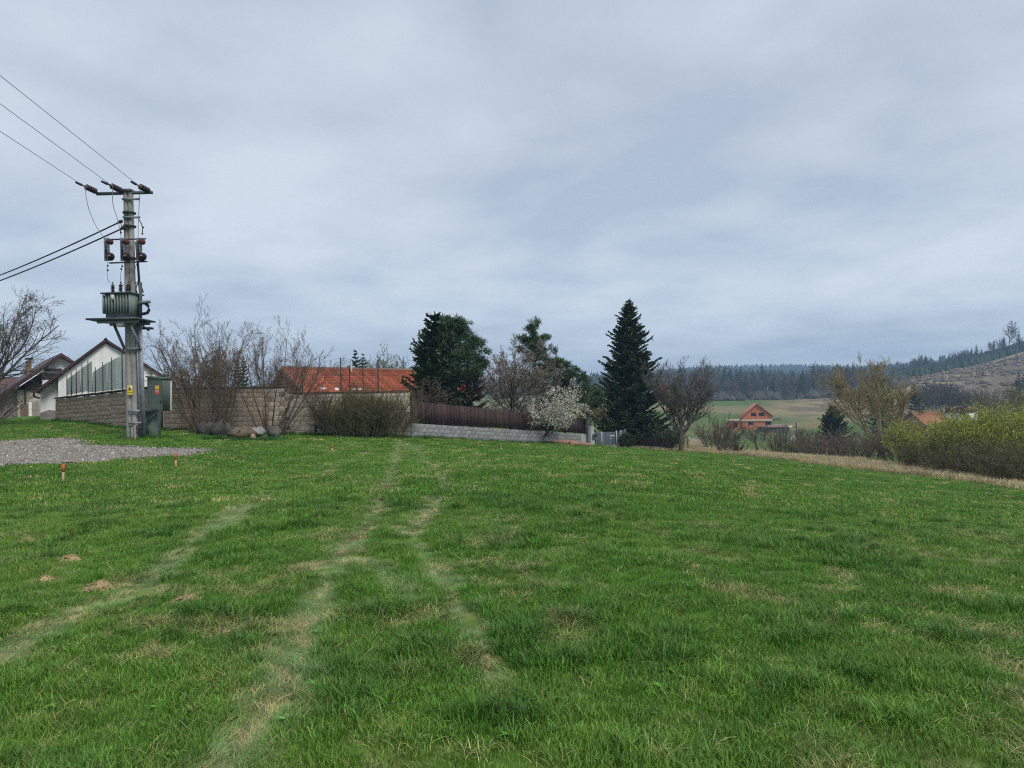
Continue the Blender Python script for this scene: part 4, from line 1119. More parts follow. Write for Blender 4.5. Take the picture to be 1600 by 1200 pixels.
def pole():
    t = thing('utility_pole', tuple(POLE), 'tall grey concrete power pole with crossarm and transformer platform beside the gravel', 'power pole')
    base = np.array([POLE[0], POLE[1], POLE[2] - 0.3]); b0 = pp(208, 686); tp = pp(200.5, 301)
    # two ribs with a recessed seam, tapering
    parts = []
    for s in (-1, 1):
        bl = pp(208 + s * 4.4, 690); tl = pp(200.5 + s * 3.3, 300.5)
        bl[2] -= 0.15
        parts += polytube([bl, bl * 0.5 + tl * 0.5, tl], [0.135, 0.115, 0.098], 12)
    parts.append(beam(pp(208, 690), pp(200.5, 301), 0.12, 0.10, up=(0, 1, 0)))
    sh = part('shaft', parts, M_conc, t)
    cp = part('pole_cap', [box(pp(199, 298.5), (0.42, 0.34, 0.09))], M_steel_dk, t)
    # crossarm
    a = pp(151, 303); b = pp(238, 300.5)
    arm = part('crossarm', [beam(a, b, 0.11, 0.10)], M_steel_dk, t)
    for x, y in ((152, 300), (191, 298.5), (234, 299.5)):
        q = pp(x, y, 0.05); dr = nrm(np.array([(-10 if x < 220 else -8) / 41.0, -0.62, 0.10]))
        prof = [(0, 0.03), (0.05, 0.03)]
        for k in range(6): prof += [(0.07 + k * 0.075, 0.055), (0.085 + k * 0.075, 0.115), (0.12 + k * 0.075, 0.055)]
        prof += [(0.55, 0.03), (0.64, 0.02)]
        part('insulator', lathe(q, prof, dr, 12), M_porc, t)
        part('wire_clamp', lathe(q + dr * 0.62, [(0, 0.03), (0.06, 0.05), (0.24, 0.045), (0.3, 0.02)], dr, 8), M_iron, t)
    for y in (311, 339.5):
        part('bracket', [beam(pp(191 if y < 320 else 192, y, 0.14), pp(218 if y < 320 else 219, y, 0.14), 0.05, 0.08)], M_steel, t)
    for y in (333, 354, 404):
        part('band', lathe(pp(202 + (y - 333) * 0.02, y) - np.array([0, 0, 0.02]), [(0, 0.235), (0.05, 0.235)], (0, 0, 1), 16), M_iron, t)
    # fuse-switch frame: rails, three plates with maroon insulators
    part('switch_rail', [beam(pp(164, 374.5, 0.30), pp(228, 373, 0.30), 0.05, 0.05)], M_steel_dk, t)
    part('switch_rail', [beam(pp(171, 411, 0.30), pp(230, 408.5, 0.30), 0.05, 0.05)], M_steel_dk, t)
    for x in (174.8, 199.8, 225):
        pl_ = part('fuse_plate', PP_.slab([(x - 4.6, 375), (x + 3.4, 374.5), (x + 4.4, 410), (x - 3.8, 410.5)], 0.36, -0.32), M_steel, t)
        part('fuse_tube', [beam(pp(x - 10, 377, 0.62), pp(x - 8.6, 398, 0.62), 0.05, 0.05, up=(0, 1, 0))], M_iron, pl_)
        for y, dx, big in ((378, -8, 0), (401, -8, 1)):
            q = pp(x + 0.5, y + 1, 0.34); q2 = pp(x + dx, y - 1.5, 0.62); d = q2 - q; L = np.linalg.norm(d)
            prof = [(0, 0.05)]
            for k in range(4): prof += [(L * (0.1 + k * 0.2), 0.05), (L * (0.17 + k * 0.2), 0.10 + 0.05 * big), (L * (0.24 + k * 0.2), 0.05)]
            prof += [(L, 0.03)]
            part('fuse_insulator', lathe(q, prof, d, 10), M_porc if big else mat('fuse_red', (0.11, 0.035, 0.036), (0.07, 0.025, 0.026)) if x < 180 else bpy.data.materials['fuse_red'] if not big else M_porc, pl_)
        part('plate_label', PP_.rect(x - 3.2, 390.4, x + 2.8, 392.2, 0.366, -0.36), M_signw, pl_)
    # jumpers from the insulators down to the fuses and on to the transformer
    def hang(pts, r=0.012, nm='jumper_wire', m=None):
        pts = np.array(pts); tt = np.linspace(0, 1, 14); k = np.linspace(0, 1, len(pts))
        # smooth through the given points
        s = np.stack([np.interp(tt, k, pts[:, i]) for i in range(3)], 1)
        for _ in range(2): s[1:-1] = (s[:-2] + 2 * s[1:-1] + s[2:]) / 4
        part(nm, polytube(s, r, 5), m or M_wire, t)
    hang([pp(134, 293, 0.6), pp(134, 308, 0.6), pp(140, 332, 0.6), pp(152, 358, 0.62), pp(165, 374, 0.62)])
    hang([pp(176, 292, 0.6), pp(175.5, 308, 0.6), pp(177, 325, 0.5), pp(184, 341, 0.4), pp(190, 374, 0.6)])
    hang([pp(219, 293, 0.6), pp(218, 310, 0.3), pp(217, 330, 0.25), pp(216, 352, 0.3), pp(216, 374, 0.6)])
    hang([pp(168, 398, 0.62), pp(168, 420, 0.6), pp(167, 430, 0.6), pp(169, 440, 0.5), pp(176.5, 443, 0.4)], 0.009)
    hang([pp(191, 400, 0.62), pp(191, 415, 0.6), pp(188, 432, 0.55), pp(189, 440, 0.45), pp(190.3, 443, 0.4)], 0.009)
    hang([pp(217, 400, 0.62), pp(212, 418, 0.45), pp(207, 432, 0.4), pp(205, 440, 0.3), pp(204, 447, 0.25)], 0.009)
    for x, y in ((168.3, 415.5), (168.3, 422.5), (191, 416), (189.5, 420.5), (189, 363.5), (222.5, 365.5), (223.5, 355.5)):
        part('surge_bead', lathe(pp(x, y, 0.6), [(-0.03, 0.015), (-0.01, 0.035), (0.02, 0.035), (0.04, 0.015)], (0, 0, 1), 8), M_iron, t)
    hang([pp(187, 345, 0.3), pp(190, 352, 0.3), pp(188, 363, 0.6)], 0.015, 'arrester_lead', M_cable)
    hang([pp(217, 343, 0.3), pp(221, 349, 0.3), pp(223, 356, 0.3), pp(222, 366, 0.3)], 0.018, 'arrester_lead', M_cable)
    # platform with braces
    pf = [pp(146, 500, 0.75), pp(236, 502.5, 0.75), pp(240, 505.5, -0.55), pp(170, 503, -0.55)]
    v = np.array(pf); zz = pp(190, 501.5)[2]
    c0 = pp(193, 502)
    plat = part('platform', [box((pp(193, 501)[0], POLE[1] - 0.15, zz), (1.9, 1.4, 0.06))], M_steel_dk, t)
    for dy in (-0.55, 0.3):
        part('platform_beam', [beam((pp(165, 504)[0], POLE[1] + dy, zz - 0.09), (pp(228, 504)[0], POLE[1] + dy, zz - 0.09), 0.08, 0.1)], M_steel, plat)
    part('junction_box', [box(pp(189, 507.5, 0.5), (0.24, 0.2, 0.16))], M_signw, plat)
    part('brace', [beam(pp(178.5, 508, 0.3), pp(195, 546, 0.2), 0.09, 0.09)], M_steel_dk, t)
    part('brace', [beam(pp(205, 508, 0.62), pp(219, 545, 0.2), 0.07, 0.07)], M_steel, t)
    part('brace_tie', [beam(pp(193, 545.5, 0.2), pp(221, 544, 0.2), 0.07, 0.07)], M_steel, t)
    part('cable_bracket', [box(pp(227, 513, -0.1), (0.5, 0.3, 0.07)), beam(pp(222, 508, -0.1), pp(233, 517, -0.1), 0.06, 0.05)], M_iron, t)
    # steel channel running down the right side
    ch0 = pp(217.5, 512, 0.05); ch1 = pp(225.2, 688, 0.05)
    part('steel_channel', [beam(pp(214.6, 508, 0.05), pp(221.6, 689, 0.05), 0.05, 0.20, up=(0, 1, 0)), beam(pp(218.3, 508, 0.14), pp(225.3, 689, 0.14), 0.16, 0.03, up=(0, 1, 0))], M_steel, t)
    part('cable_run', polytube([pp(213, 378, -0.05), pp(216, 420, -0.05), pp(219, 460, -0.05), pp(220, 500, -0.05)], 0.045, 8), M_cable, t)
    part('cable_tray', [beam(pp(219.5, 441, 0.0), pp(219.6, 497, 0.0), 0.05, 0.16, up=(0, 1, 0))], M_steel_dk, t)
    # lamp-like cable head with loop
    part('cable_head', [beam(pp(218, 474, 0.02), pp(233, 471, 0.02), 0.26, 0.09)], M_steel, t)
    part('cable_loop', polytube([pp(227, 474, 0.02), pp(231.5, 478, 0.02), pp(233, 484, 0.02), pp(230, 489, 0.02), pp(224, 490.5, 0.02), pp(221, 490, 0.0)], 0.06, 8), M_cable, t)
    # clamps, earthing tubes and signs near the foot
    for y, x0, x1 in ((642.5, 200, 219), (661, 201, 221), (669.5, 203.5, 220)):
        part('clamp', [beam(pp(x0, y, 0.2), pp(x1, y - 0.5, 0.2), 0.05, 0.07)], M_steel if y < 665 else M_iron, t)
    for x in (206, 210.5):
        part('earth_tube', polytube([pp(x, 664 if x > 208 else 668, 0.24), pp(x + 0.2, 687, 0.24)], 0.05 if x > 208 else 0.035, 8), M_conc, t)
    s = part('warning_sign', PP_.slab([(203.4, 602.5), (211.4, 602), (211.9, 616.5), (203.8, 617)], 0.215, -0.20), M_yel, t, label='yellow and white warning sign with a black triangle')
    part('sign_field', PP_.slab([(205.8, 603), (211.2, 602.6), (211.4, 607), (209.2, 608.6)], 0.219, -0.215), M_signw, s)
    part('warning_triangle', PP_.slab([(207.2, 604.4), (209.4, 609.4), (205.2, 609.6)], 0.223, -0.219), M_black, s)
    part('sign_band', PP_.slab([(204.1, 612.8), (211.4, 612.4), (211.5, 613.6), (204.2, 614)], 0.219, -0.215), mat('sign_ochre', (0.35, 0.27, 0.04)), s)
    return t
pole()
def transformer():
    t = thing('transformer', tuple(pp(192, 500.5)), 'green finned oil transformer sitting on the pole platform', 'transformer')
    rz = -0.12
    C = pp(192.5, 480, 0.05); z0 = pp(192, 501)[2] + 0.035; z1 = pp(192, 461)[2]
    W, D = 1.10, 0.72
    cs, sn = math.cos(rz), math.sin(rz)
    def L(x, y, z): return np.array([C[0] + cs * x - sn * y, C[1] + sn * x + cs * y, z])
    hgt = z1 - z0
    part('tank', [box(L(0, 0, z0 + hgt * 0.5), (W * 0.92, D * 0.8, hgt), rz)], M_trafo, t)
    part('base_rail', [box(L(-0.35, 0, z0 + 0.01), (0.1, D, 0.08), rz), box(L(0.35, 0, z0 + 0.01), (0.1, D, 0.08), rz)], M_steel_dk, t)
    for i in range(9):
        x = -W * 0.47 + i * W * 0.105
        part('fin', [box(L(x, -D * 0.47, z0 + hgt * 0.58), (0.03, 0.2, hgt * 0.74), rz)], M_trafo, t)
    part('side_plate', [box(L(W * 0.475, -0.05, z0 + hgt * 0.55), (0.03, D * 1.05, hgt * 0.82), rz)], M_trafo, t)
    part('lid', [box(L(0, -0.03, z1 + 0.015), (W * 1.07, D * 1.25, 0.05), rz)], M_steel_dk, t)
    part('rating_plate', [box(L(-0.13, -D * 0.47 - 0.108, z1 - 0.14), (0.13, 0.01, 0.2), rz)], M_signw, t)
    for x, y in ((-0.36, -0.08), (-0.04, -0.08), (0.26, -0.06)):
        prof = [(0, 0.06)]
        for k in range(6): prof += [(0.03 + k * 0.052, 0.045), (0.04 + k * 0.052, 0.085), (0.065 + k * 0.052, 0.045)]
        prof += [(0.36, 0.03), (0.40, 0.02), (0.46, 0.015)]
        part('bushing', lathe(L(x, y, z1 + 0.04), prof, (0, 0, 1), 12), M_porc, t)
    for k, x in enumerate((-0.2, 0.06, 0.14, 0.32, 0.40)):
        q = L(x, 0.16, z1 + 0.04)
        part('low_voltage_lead', polytube([q, q + [0.02, 0, 0.25], q + [0.10, 0, 0.39 + 0.02 * k], q + [0.20, 0.02, 0.33], q + [0.27, 0.05, 0.05]], 0.022 if k else 0.01, 6), M_cable if k else M_wire, t)
transformer()
def cabinet():
    g = pp(243, 680, -0.1)
    t = thing('distribution_cabinet', (g[0], g[1], h(g[0], g[1])), 'dark green electrical cabinet on the right side of the pole with red-yellow sign', 'cabinet')
    PCb = Plane(pp(229, 600, 0.12), pp(257, 600, 0.28))
    front = 0.0
    b = PCb.slab([(236.2, 590.5), (236.2, 640.5), (254.6, 642.2), (254.2, 592.0)], 0.0, 0.42)
    part('body', b, M_green_box, t)
    part('side_panel', PCb.slab([(229.4, 589.2), (229.6, 639.5), (236.0, 640.3), (236.0, 590.3)], -0.02, 0.42), M_green_box, t)
    part('roof_lip', PCb.slab([(228.6, 587.4), (228.6, 589.6), (236.2, 590.9), (255.2, 592.3), (255.2, 590.2), (237, 588.0)], 0.05, 0.45), M_green_box, t)
    d = part('door', PCb.slab([(237.2, 592.4), (237.2, 638.6), (253.4, 640.2), (253.0, 594)], 0.018, -0.002), M_green_box, t)
    part('lock', [box(PCb.at(251.2, 627, 0.03), (0.04, 0.03, 0.09))], M_iron, d)
    s = part('danger_sign', PCb.rect(242.6, 602.2, 249.6, 615.5, 0.026, -0.02), M_red, d, label='red and yellow danger sign')
    part('sign_upper', PCb.rect(243.2, 602.9, 249.0, 607.8, 0.031, -0.0265), M_yel, s)
    part('sign_text', PCb.rect(243.8, 610.4, 248.6, 611.4, 0.031, -0.0265), M_signw, s)
    part('back_board', PCb.slab([(254.8, 595), (254.8, 641.5), (257.0, 641.5), (256.6, 597)], -0.40, 0.43), M_signw, t)
    part('bracket', [beam(PCb.at(226, 643.5, -0.2), PCb.at(244, 641.8, -0.2), 0.05, 0.06)], M_steel, t)
    part('bracket', [beam(PCb.at(230, 659, -0.2), PCb.at(246, 642.5, -0.2), 0.05, 0.05)], M_steel, t)
    q = PCb.at(238.8, 682, -0.45); u_ = PCb.at(238.8, 641, -0.45)
    gz = h(q[0], q[1])
    part('pedestal', [box((q[0], q[1], (gz - 0.2 + u_[2]) / 2), (0.46, 0.30, u_[2] - gz + 0.2))], M_green_pale, t)
cabinet()
def wires():
    starts = [(134.5, 293, 205), (176.5, 291.5, 162), (219, 292, 118)]
    names = ['thin overhead wire, lowest of the three leaving the crossarm to the left', 'thin overhead wire, middle of the three leaving the crossarm to the left', 'thin overhead wire, highest of the three leaving the crossarm to the left']
    for i, (x, y, yo) in enumerate(starts):
        a = pp(x, y, 0.66)
        v = ray(0, yo); s = (a[0] + 0.25) / v[0]; b = CAM + v * s
        e = a + (b - a) * 3.2
        pts = [a + (e - a) * q for q in np.linspace(0, 1, 24)]
        o = part('overhead_wire', polytube(pts, 0.009, 5), M_wire); tag(o, names[i], 'wire', 'overhead wires of the pole')
    for i, (x, y, yo, d) in enumerate(((189, 346, 430, 37.0), (193, 356, 438.5, 36.0))):
        a = pp(x, y, 0.25); b = P(0, yo, d); e = a + (b - a) * 2.6
        pts = []
        for q in np.linspace(0, 1, 30):
            p = a + (e - a) * q; p[2] -= 1.6 * q * (1 / 2.6 - q) * -1.0 * -1.0 if q < 1 / 2.6 else 0
            pts.append(p)
        o = part('power_cable', polytube(pts, 0.028, 6), M_cable); tag(o, ['thick black cable leaving the pole to the left, upper one', 'thick black cable leaving the pole to the left, lower one'][i], 'cable', 'thick black cables of the pole')
        c = part('cable_clamp', lathe(a, [(-0.12, 0.03), (0, 0.07), (0.22, 0.05), (0.3, 0.03)], b - a, 8), M_iron, o)
wires()

# ---------------------------------------------------------------- red-roofed barn behind the long wall
M_tile = mat('clay_tile', (0.40, 0.115, 0.055), (0.26, 0.075, 0.042), scale=2.2, bump=0.01, obj=0.16, island=0.28, streak=0.25)
M_tile_hip = mat('clay_tile_hip', (0.33, 0.115, 0.05), (0.21, 0.08, 0.04), scale=2.2, obj=0.08, island=0.2)
M_ridge = mat('ridge_mortar', (0.22, 0.15, 0.12), (0.15, 0.10, 0.085), scale=5)
def tile_courses(root, A, B, C, D, rows, mt, tw=0.22, nm='tile_course', parent=None):
    """lapped courses of pan tiles on the quad A (eave left) B (eave right) C (ridge right) D (ridge left); one course = one part"""
    A, B, C, D = [np.array(q, float) for q in (A, B, C, D)]
    n = nrm(np.cross(B - A, D - A))
    if n[2] < 0: n = -n
    for r in range(rows):
        t0, t1 = r / rows, (r + 1.12) / rows
        a0, b0 = A + (D - A) * t0, B + (C - B) * t0; a1, b1 = A + (D - A) * min(t1, 1), B + (C - B) * min(t1, 1)
        L = np.linalg.norm(b0 - a0); k = max(int(L / tw), 2)
        u = np.linspace(0, 1, k + 1); V = []; F = []
        for i in range(k):
            q0, q1 = u[i] + 0.02 / k, u[i + 1] - 0.02 / k; qm = (q0 + q1) / 2
            for q, hh in ((q0, 0.0), (qm, 0.035), (q1, 0.0)):
                lo = a0 + (b0 - a0) * q; up_ = a1 + (b1 - a1) * q
                V += [lo + n * (hh + 0.17), up_ + n * (hh + 0.02), lo + n * 0.0]
            b = i * 9
            F += [[b, b + 3, b + 4, b + 1], [b + 3, b + 6, b + 7, b + 4], [b, b + 2, b + 5, b + 3], [b + 3, b + 5, b + 8, b + 6]]
        part(nm, [(np.array(V), np.array(F))], mt, parent or root)
def red_barn():
    RL = P(440, 576, 51.0); RR = P(700, 581.5, 54.5)
    EF = P(478, 621, 45.0); EB = P(412, 618, 53.5); ER = P(740, 628, 48.5)
    EF[2] = ER[2] = EB[2] = min(EF[2], EB[2])
    t = thing('barn', (EF[0], EF[1], h(EF[0], EF[1])), 'long barn with hipped red clay tile roof behind the block wall', 'barn')
    g = [np.array([p[0], p[1], p[2] - 0.15]) for p in (EF + [0.5, 0.6, 0], ER + [0, 0.6, 0])]
    back = P(740, 600, 58); 
    low = h(EF[0], EF[1]) - 0.4
    base = [g[0], g[1], np.array([back[0], back[1] + 1.5, g[0][2]]), np.array([EB[0] + 0.6, EB[1] + 0.2, g[0][2]])]
    v = np.array(base + [np.array([q[0], q[1], low]) for q in base])
    part('wall', [(v, np.array([[0,1,5,4],[1,2,6,5],[2,3,7,6],[3,0,4,7]]))], M_white, t)
    ER2 = ER; rf = part('roof', [(np.array([EF, ER2, RR, RL, EB, np.array([back[0], back[1] + 2, EF[2]])]), np.array([[0, 1, 2, 3], [3, 2, 5, 4]])), (np.array([EB, EF, RL]), np.array([[0, 1, 2]]))], M_ridge, t)
    up = np.array([0, 0, 0.03])
    tile_courses(t, EF + up, ER2 + up, RR + up, RL + up, 10, M_tile, 0.30, parent=rf)
    tile_courses(t, EB + up, EF + up, RL + up, RL + up + np.array([-0.02, 0.05, 0]), 9, M_tile_hip, 0.26, parent=rf)
    part('hip_ridge', polytube([EF + up * 3, RL + up * 3], 0.09, 6), M_ridge, rf); part('ridge', polytube([RL + up * 3, RR + up * 3], 0.12, 6), M_ridge, rf)
    sl = Plane(EF, ER)
    n = nrm(np.cross(ER - EF, RL - EF)); n = n if n[2] > 0 else -n
    ev = nrm(ER - EF); upv = np.cross(n, ev); upv = upv if upv[2] > 0 else -upv
    def onroof(px, py):
        v = ray(px, py); tt = ((EF - CAM) @ n) / (v @ n); return CAM + v * tt
    for x, y, w in ((504.5, 610.8, 7.5), (526, 611.8, 6), (553, 612.2, 6), (562.5, 612.3, 5)):
        c = onroof(x, y) + n * 0.13; hw = w / FPX * 46 / 2; hh = 0.24
        v = []
        for o_ in (0, 0.06):
            v += [c - ev * hw - upv * hh + n * o_, c + ev * hw - upv * hh + n * o_, c + ev * hw + upv * hh + n * o_, c - ev * hw + upv * hh + n * o_]
        s = part('skylight', [(np.array(v), BOXF)], M_signw, rf)
    q = onroof(549, 580)
    part('vent_pipe', polytube([q - [0, 0, 0.2], q + [0, 0, 0.75]], 0.07, 8), M_signw, rf)
red_barn()
def grey_roof():
    a = P(375, 612, 58); b = P(432, 612, 58); c = P(425, 597.5, 62); d = P(392, 603, 62)
    t = thing('shed', (a[0], a[1], h(a[0], a[1])), 'dark grey low-pitched shed roof just left of the red barn roof', 'shed')
    part('roof', [(np.array([a, b, c, d, a - [0, 0, .15], b - [0, 0, .15], c - [0, 0, .15], d - [0, 0, .15]]), BOXF)], mat('felt_grey', (0.12, 0.12, 0.13), (0.085, 0.085, 0.09)), t)
    z = h(a[0], a[1]) - .3
    v = [a + [.1, .1, -.15], b + [-.1, .1, -.15], c + [-.1, -.1, -.15], d + [.1, -.1, -.15]]
    part('wall', [(np.array(v + [np.array([q[0], q[1], z]) for q in v]), np.array([[0,1,5,4],[1,2,6,5],[2,3,7,6],[3,0,4,7]]))], M_greige, t)
grey_roof()
def net():
    PN = Plane(P(472, 600, 40.5), P(600, 600, 42.0))
    g = PN.at(532, 640); t = thing('net_fence', (g[0], g[1], h(g[0], g[1])), 'tall ball-stop net on thin dark posts in front of the red roof', 'net')
    posts = [(472, 572), (532, 558.5), (545.8, 570.5), (567, 566.5), (590.5, 562)]
    for x, y in posts:
        p = PN.at(x, y); z = h(p[0], p[1])
        part('post', polytube([[p[0], p[1], z - .2], [p[0], p[1], p[2]]], 0.03, 6), M_iron, t)
    V = []; s0 = []; s1 = []
    def topy(x): return np.interp(x, [472, 532, 560, 590], [574, 559.5, 563.5, 563.5])
    for x in np.linspace(532, 590, 40):
        s0.append(PN.at(x, topy(x))); s1.append(PN.at(x, 606))
    for k in range(18):
        f = k / 17.0
        xs = np.linspace(532, 590, 13)
        q = [PN.at(x, topy(x) + (606 - topy(x)) * f + 1.5 * math.sin(f * 3) * math.sin((x - 532) / 58 * 3.14)) for x in xs]
        s0 += q[:-1]; s1 += q[1:]
    q = [PN.at(x, topy(x)) for x in np.linspace(472, 532, 8)]; s0 += q[:-1]; s1 += q[1:]
    part('net_mesh', [tubes(np.array(s0), np.array(s1), 0.004, 0.004, 3)], M_iron, t)
net()

# ---------------------------------------------------------------- shrubs, boulders and trees by the walls
def hazel(seed, loc, label, n, L0, L1, spread, bias, sucker):
    st = stems(seed, n, 0.55, L0, L1, spread, 0.022, 0.045, bias)
    w = grow(seed, *st, [lv(0, 0, 0, 0, 7, 0.07, 0.03, tip=0.35), lv(7, 0.40, 0.46, 0.35, 4, 0.09, 0.05, rr=0.5), lv(6, 0.48, 0.55, 0.15, 3, 0.12, 0.04, rr=0.55), lv(4, 0.55, 0.6, 0.15, 2, 0.1, 0.03)], 0.0046)
    s2 = stems(seed + 50, sucker, 0.75, 0.7, 1.9, 0.85, 0.008, 0.014)
    w2 = grow(seed + 1, *s2, [lv(0, 0, 0, 0, 5, 0.09, 0.03), lv(4, 0.45, 0.45, 0.25, 3, 0.1, 0.04)], 0.006)
    w.thin += w2.thick + w2.thin
    rng = np.random.default_rng(seed)
    ends = np.concatenate(w.ends); lf = [rand_leaves(rng, ends[np.linalg.norm(ends[:, :2], axis=1) > 0.2], 900, 0.01, 0.025, 0.06, 0.014, -0.4)]
    plant('hazel_bush', loc, w, M_bark_red, M_twig_red, label, 'bush', 'hazel bushes between the boulders', lf, M_bud, leafname='catkins', trunkname='stems')
hazel(61, gat(326, 678), 'large bare multi-stemmed hazel bush left of the boulders, next to the cabinet', 28, 3.3, 4.9, 0.52, (-0.06, 0, 0), 60)
hazel(67, gat(424, 679), 'large bare hazel bush right of the boulders, leaning over the wall to the right', 22, 3.5, 5.0, 0.62, (0.20, 0, 0), 40)
def olive_tree_behind():
    p = at(333, 640, 37.5)
    w = tree_wood(70, 4.8, 2.2, 0.10, 12, 9, 8, 4, ang=0.6, up=0.12, t0=0.35, minr=.006)
    ends = np.concatenate(w.ends)
    plant('willow_tree', p, w, M_bark, M_twig_olive, 'dense olive-twigged round tree behind the wall, seen through the left hazel', 'tree', leaves=[rand_leaves(np.random.default_rng(1), ends, 2500, 0.02, 0.03, 0.07, 0.02)], leafm=M_leaf_olive)
olive_tree_behind()
M_rock = [mat('boulder_grey', (0.14, 0.132, 0.115), (0.065, 0.062, 0.055), scale=2.5, bump=0.03, bscale=9), mat('boulder_brown', (0.17, 0.135, 0.085), (0.085, 0.07, 0.05), scale=2.5, bump=0.03, bscale=9),
          mat('boulder_tan', (0.40, 0.29, 0.19), (0.27, 0.19, 0.125), scale=2.5, bump=0.03, bscale=9), mat('boulder_pale', (0.33, 0.33, 0.31), (0.18, 0.18, 0.17), scale=3, bump=0.03, bscale=9)]
def boulder(seed, px, py, w, hh, mi, label, lift=0.0, back=0.0):
    rng = np.random.default_rng(seed)
    p = GR(px, py); p = p + np.array([p[0], p[1], 0]) / p[1] * back
    sc = p[1] / FPX; W, Hh = w * sc * 1.95, hh * sc * 2.0
    # chipped ellipsoid: icosphere-like grid cut by random planes
    th = np.linspace(0, math.pi, 9); ph = np.linspace(0, 2 * math.pi, 15)[:-1]
    v = np.array([[math.sin(a) * math.cos(b), math.sin(a) * math.sin(b), math.cos(a)] for a in th for b in ph])
    for _ in range(24):
        n = nrm(rng.normal(0, 1, 3)); c = rng.uniform(0.30, 0.60); d = v @ n
        v = np.where((d > c)[:, None], v - n * (d - c)[:, None] * 0.94, v)
    v = v + rng.normal(0, 0.018, v.shape)
    v = v * np.array([W * 0.68, W * 0.5, Hh * 0.80]); a = rng.uniform(-0.3, 0.3)
    R = np.array([[math.cos(a), 0, math.sin(a)], [0, 1, 0], [-math.sin(a), 0, math.cos(a)]]); v = v @ R.T
    z = h(p[0], p[1]) + Hh * 0.36 + lift * sc
    v = v + np.array([p[0], p[1], z])
    f = []
    for i in range(8):
        for j in range(14): f.append([i * 14 + j, (i + 1) * 14 + j, (i + 1) * 14 + (j + 1) % 14, i * 14 + (j + 1) % 14])
    o = part('boulder', [(v, np.array(f))], M_rock[mi]); tag(o, label, 'boulder', 'boulders under the hazel bushes')
for i, b in enumerate([(322,680,25,17,0,'grey boulder at the left end of the heap, under the left hazel'), (348,682,27,17,0,'second boulder from the left, grey and rounded, in the front row'),
    (358,671,20,10,0,'dark low boulder in the back row behind the front stones'), (372,669,14,12,0,'small grey boulder in the back row beside the tan one'),
    (389,670,20,17,2,'pale tan boulder standing highest at the back of the heap'), (378,686,31,15,1,'broad brown boulder in the middle of the front row'),
    (404,683,22,13,3,'pale grey angular boulder in the front row right of the brown one'), (413,677,14,13,0,'grey boulder below the right hazel, behind the pale angular one'),
    (431,687,19,15,0,'grey boulder at the right end of the heap'), (395,687.5,10,8,2,'small tan stone lying in front of the heap'), (412,686,8,4,0,'smallest flat stone in front of the right hazel')]):
    boulder(100 + i, b[0], b[1], b[2], b[3], b[4], b[5], lift=4 if i in (2, 3, 4) else 0, back=0.5 if i in (2, 3, 4, 7) else 0)
def pot():
    p = GR(397, 676); z = h(p[0], p[1]) + 0.22
    o = thing('plastic_pot', (p[0], p[1], z), 'small teal plastic pot lying among the boulders', 'pot')
    part('pot_body', lathe([p[0], p[1] - 0.25, z], [(-.12, .09), (.10, .13)], (0.5, -0.6, 0.3), 12), mat('teal_plastic', (0.02, 0.22, 0.20), (0.015, 0.15, 0.14), rough=0.4), o)
    part('pot_rim', lathe([p[0] + .06, p[1] - 0.32, z + .035], [(0, .14), (.03, .14)], (0.5, -0.6, 0.3), 12), bpy.data.materials['teal_plastic'], o)
pot()
# thicket in front of the pale end of the wall
for i, (x, d, lab) in enumerate(((532, 34.6, 'left'), (572, 35.0, 'middle'), (610, 35.6, 'right'))):
    p = at(x, 685, d)
    st = stems(200 + i, 80, 0.6, 1.7, 2.45, 0.60, 0.007, 0.014)
    w = shrub_wood(200 + i, st, 7, 7, 0.5, 0.05, 0.1, 0.1, 0.0055, 0.42)
    ends = np.concatenate(w.ends)
    plant('twiggy_shrub', p, w, M_twig_olive, M_twig_olive, {'left': 'leftmost of three olive-brown twiggy shrubs against the pale wall end', 'middle': 'middle of three olive-brown twiggy shrubs against the pale wall end', 'right': 'rightmost of three olive-brown twiggy shrubs, covering the start of the plank fence'}[lab],
          'shrub', 'thicket of shrubs against the wall', [rand_leaves(np.random.default_rng(i), ends, 3500, 0.02, 0.02, 0.045, 0.016)], M_leaf_olive, k0=4, trunkname='stems', leafname='buds')
# bare tree reaching in from the left edge
p = at(-22, 668, 33)
w = tree_wood(310, 8.0, 3.0, 0.16, 12, 10, 8, 4, ang=0.7, up=0.07, lean=(0.06, 0, 1), t0=0.3, minr=.006)
plant('bare_tree', p, w, M_bark_red, M_twig_grey, 'bare brown tree cut by the left edge of the picture', 'tree', leaves=[rand_leaves(np.random.default_rng(3), np.concatenate(w.ends), 1800, 0.01, 0.02, 0.05, 0.02)], leafm=M_bud)
p = at(-35, 662, 36)
st = stems(312, 40, 0.8, 2.2, 3.4, 0.9, 0.01, 0.02, (0.35, 0, 0)); w = shrub_wood(312, st, 6, 5, 0.5, 0.02, 0.1, 0.2, 0.005)
plant('bare_shrub', p, w, M_twig_brown, M_twig_brown, 'low arching bare shrub at the left edge in front of the beige house', 'shrub', trunkname='stems')

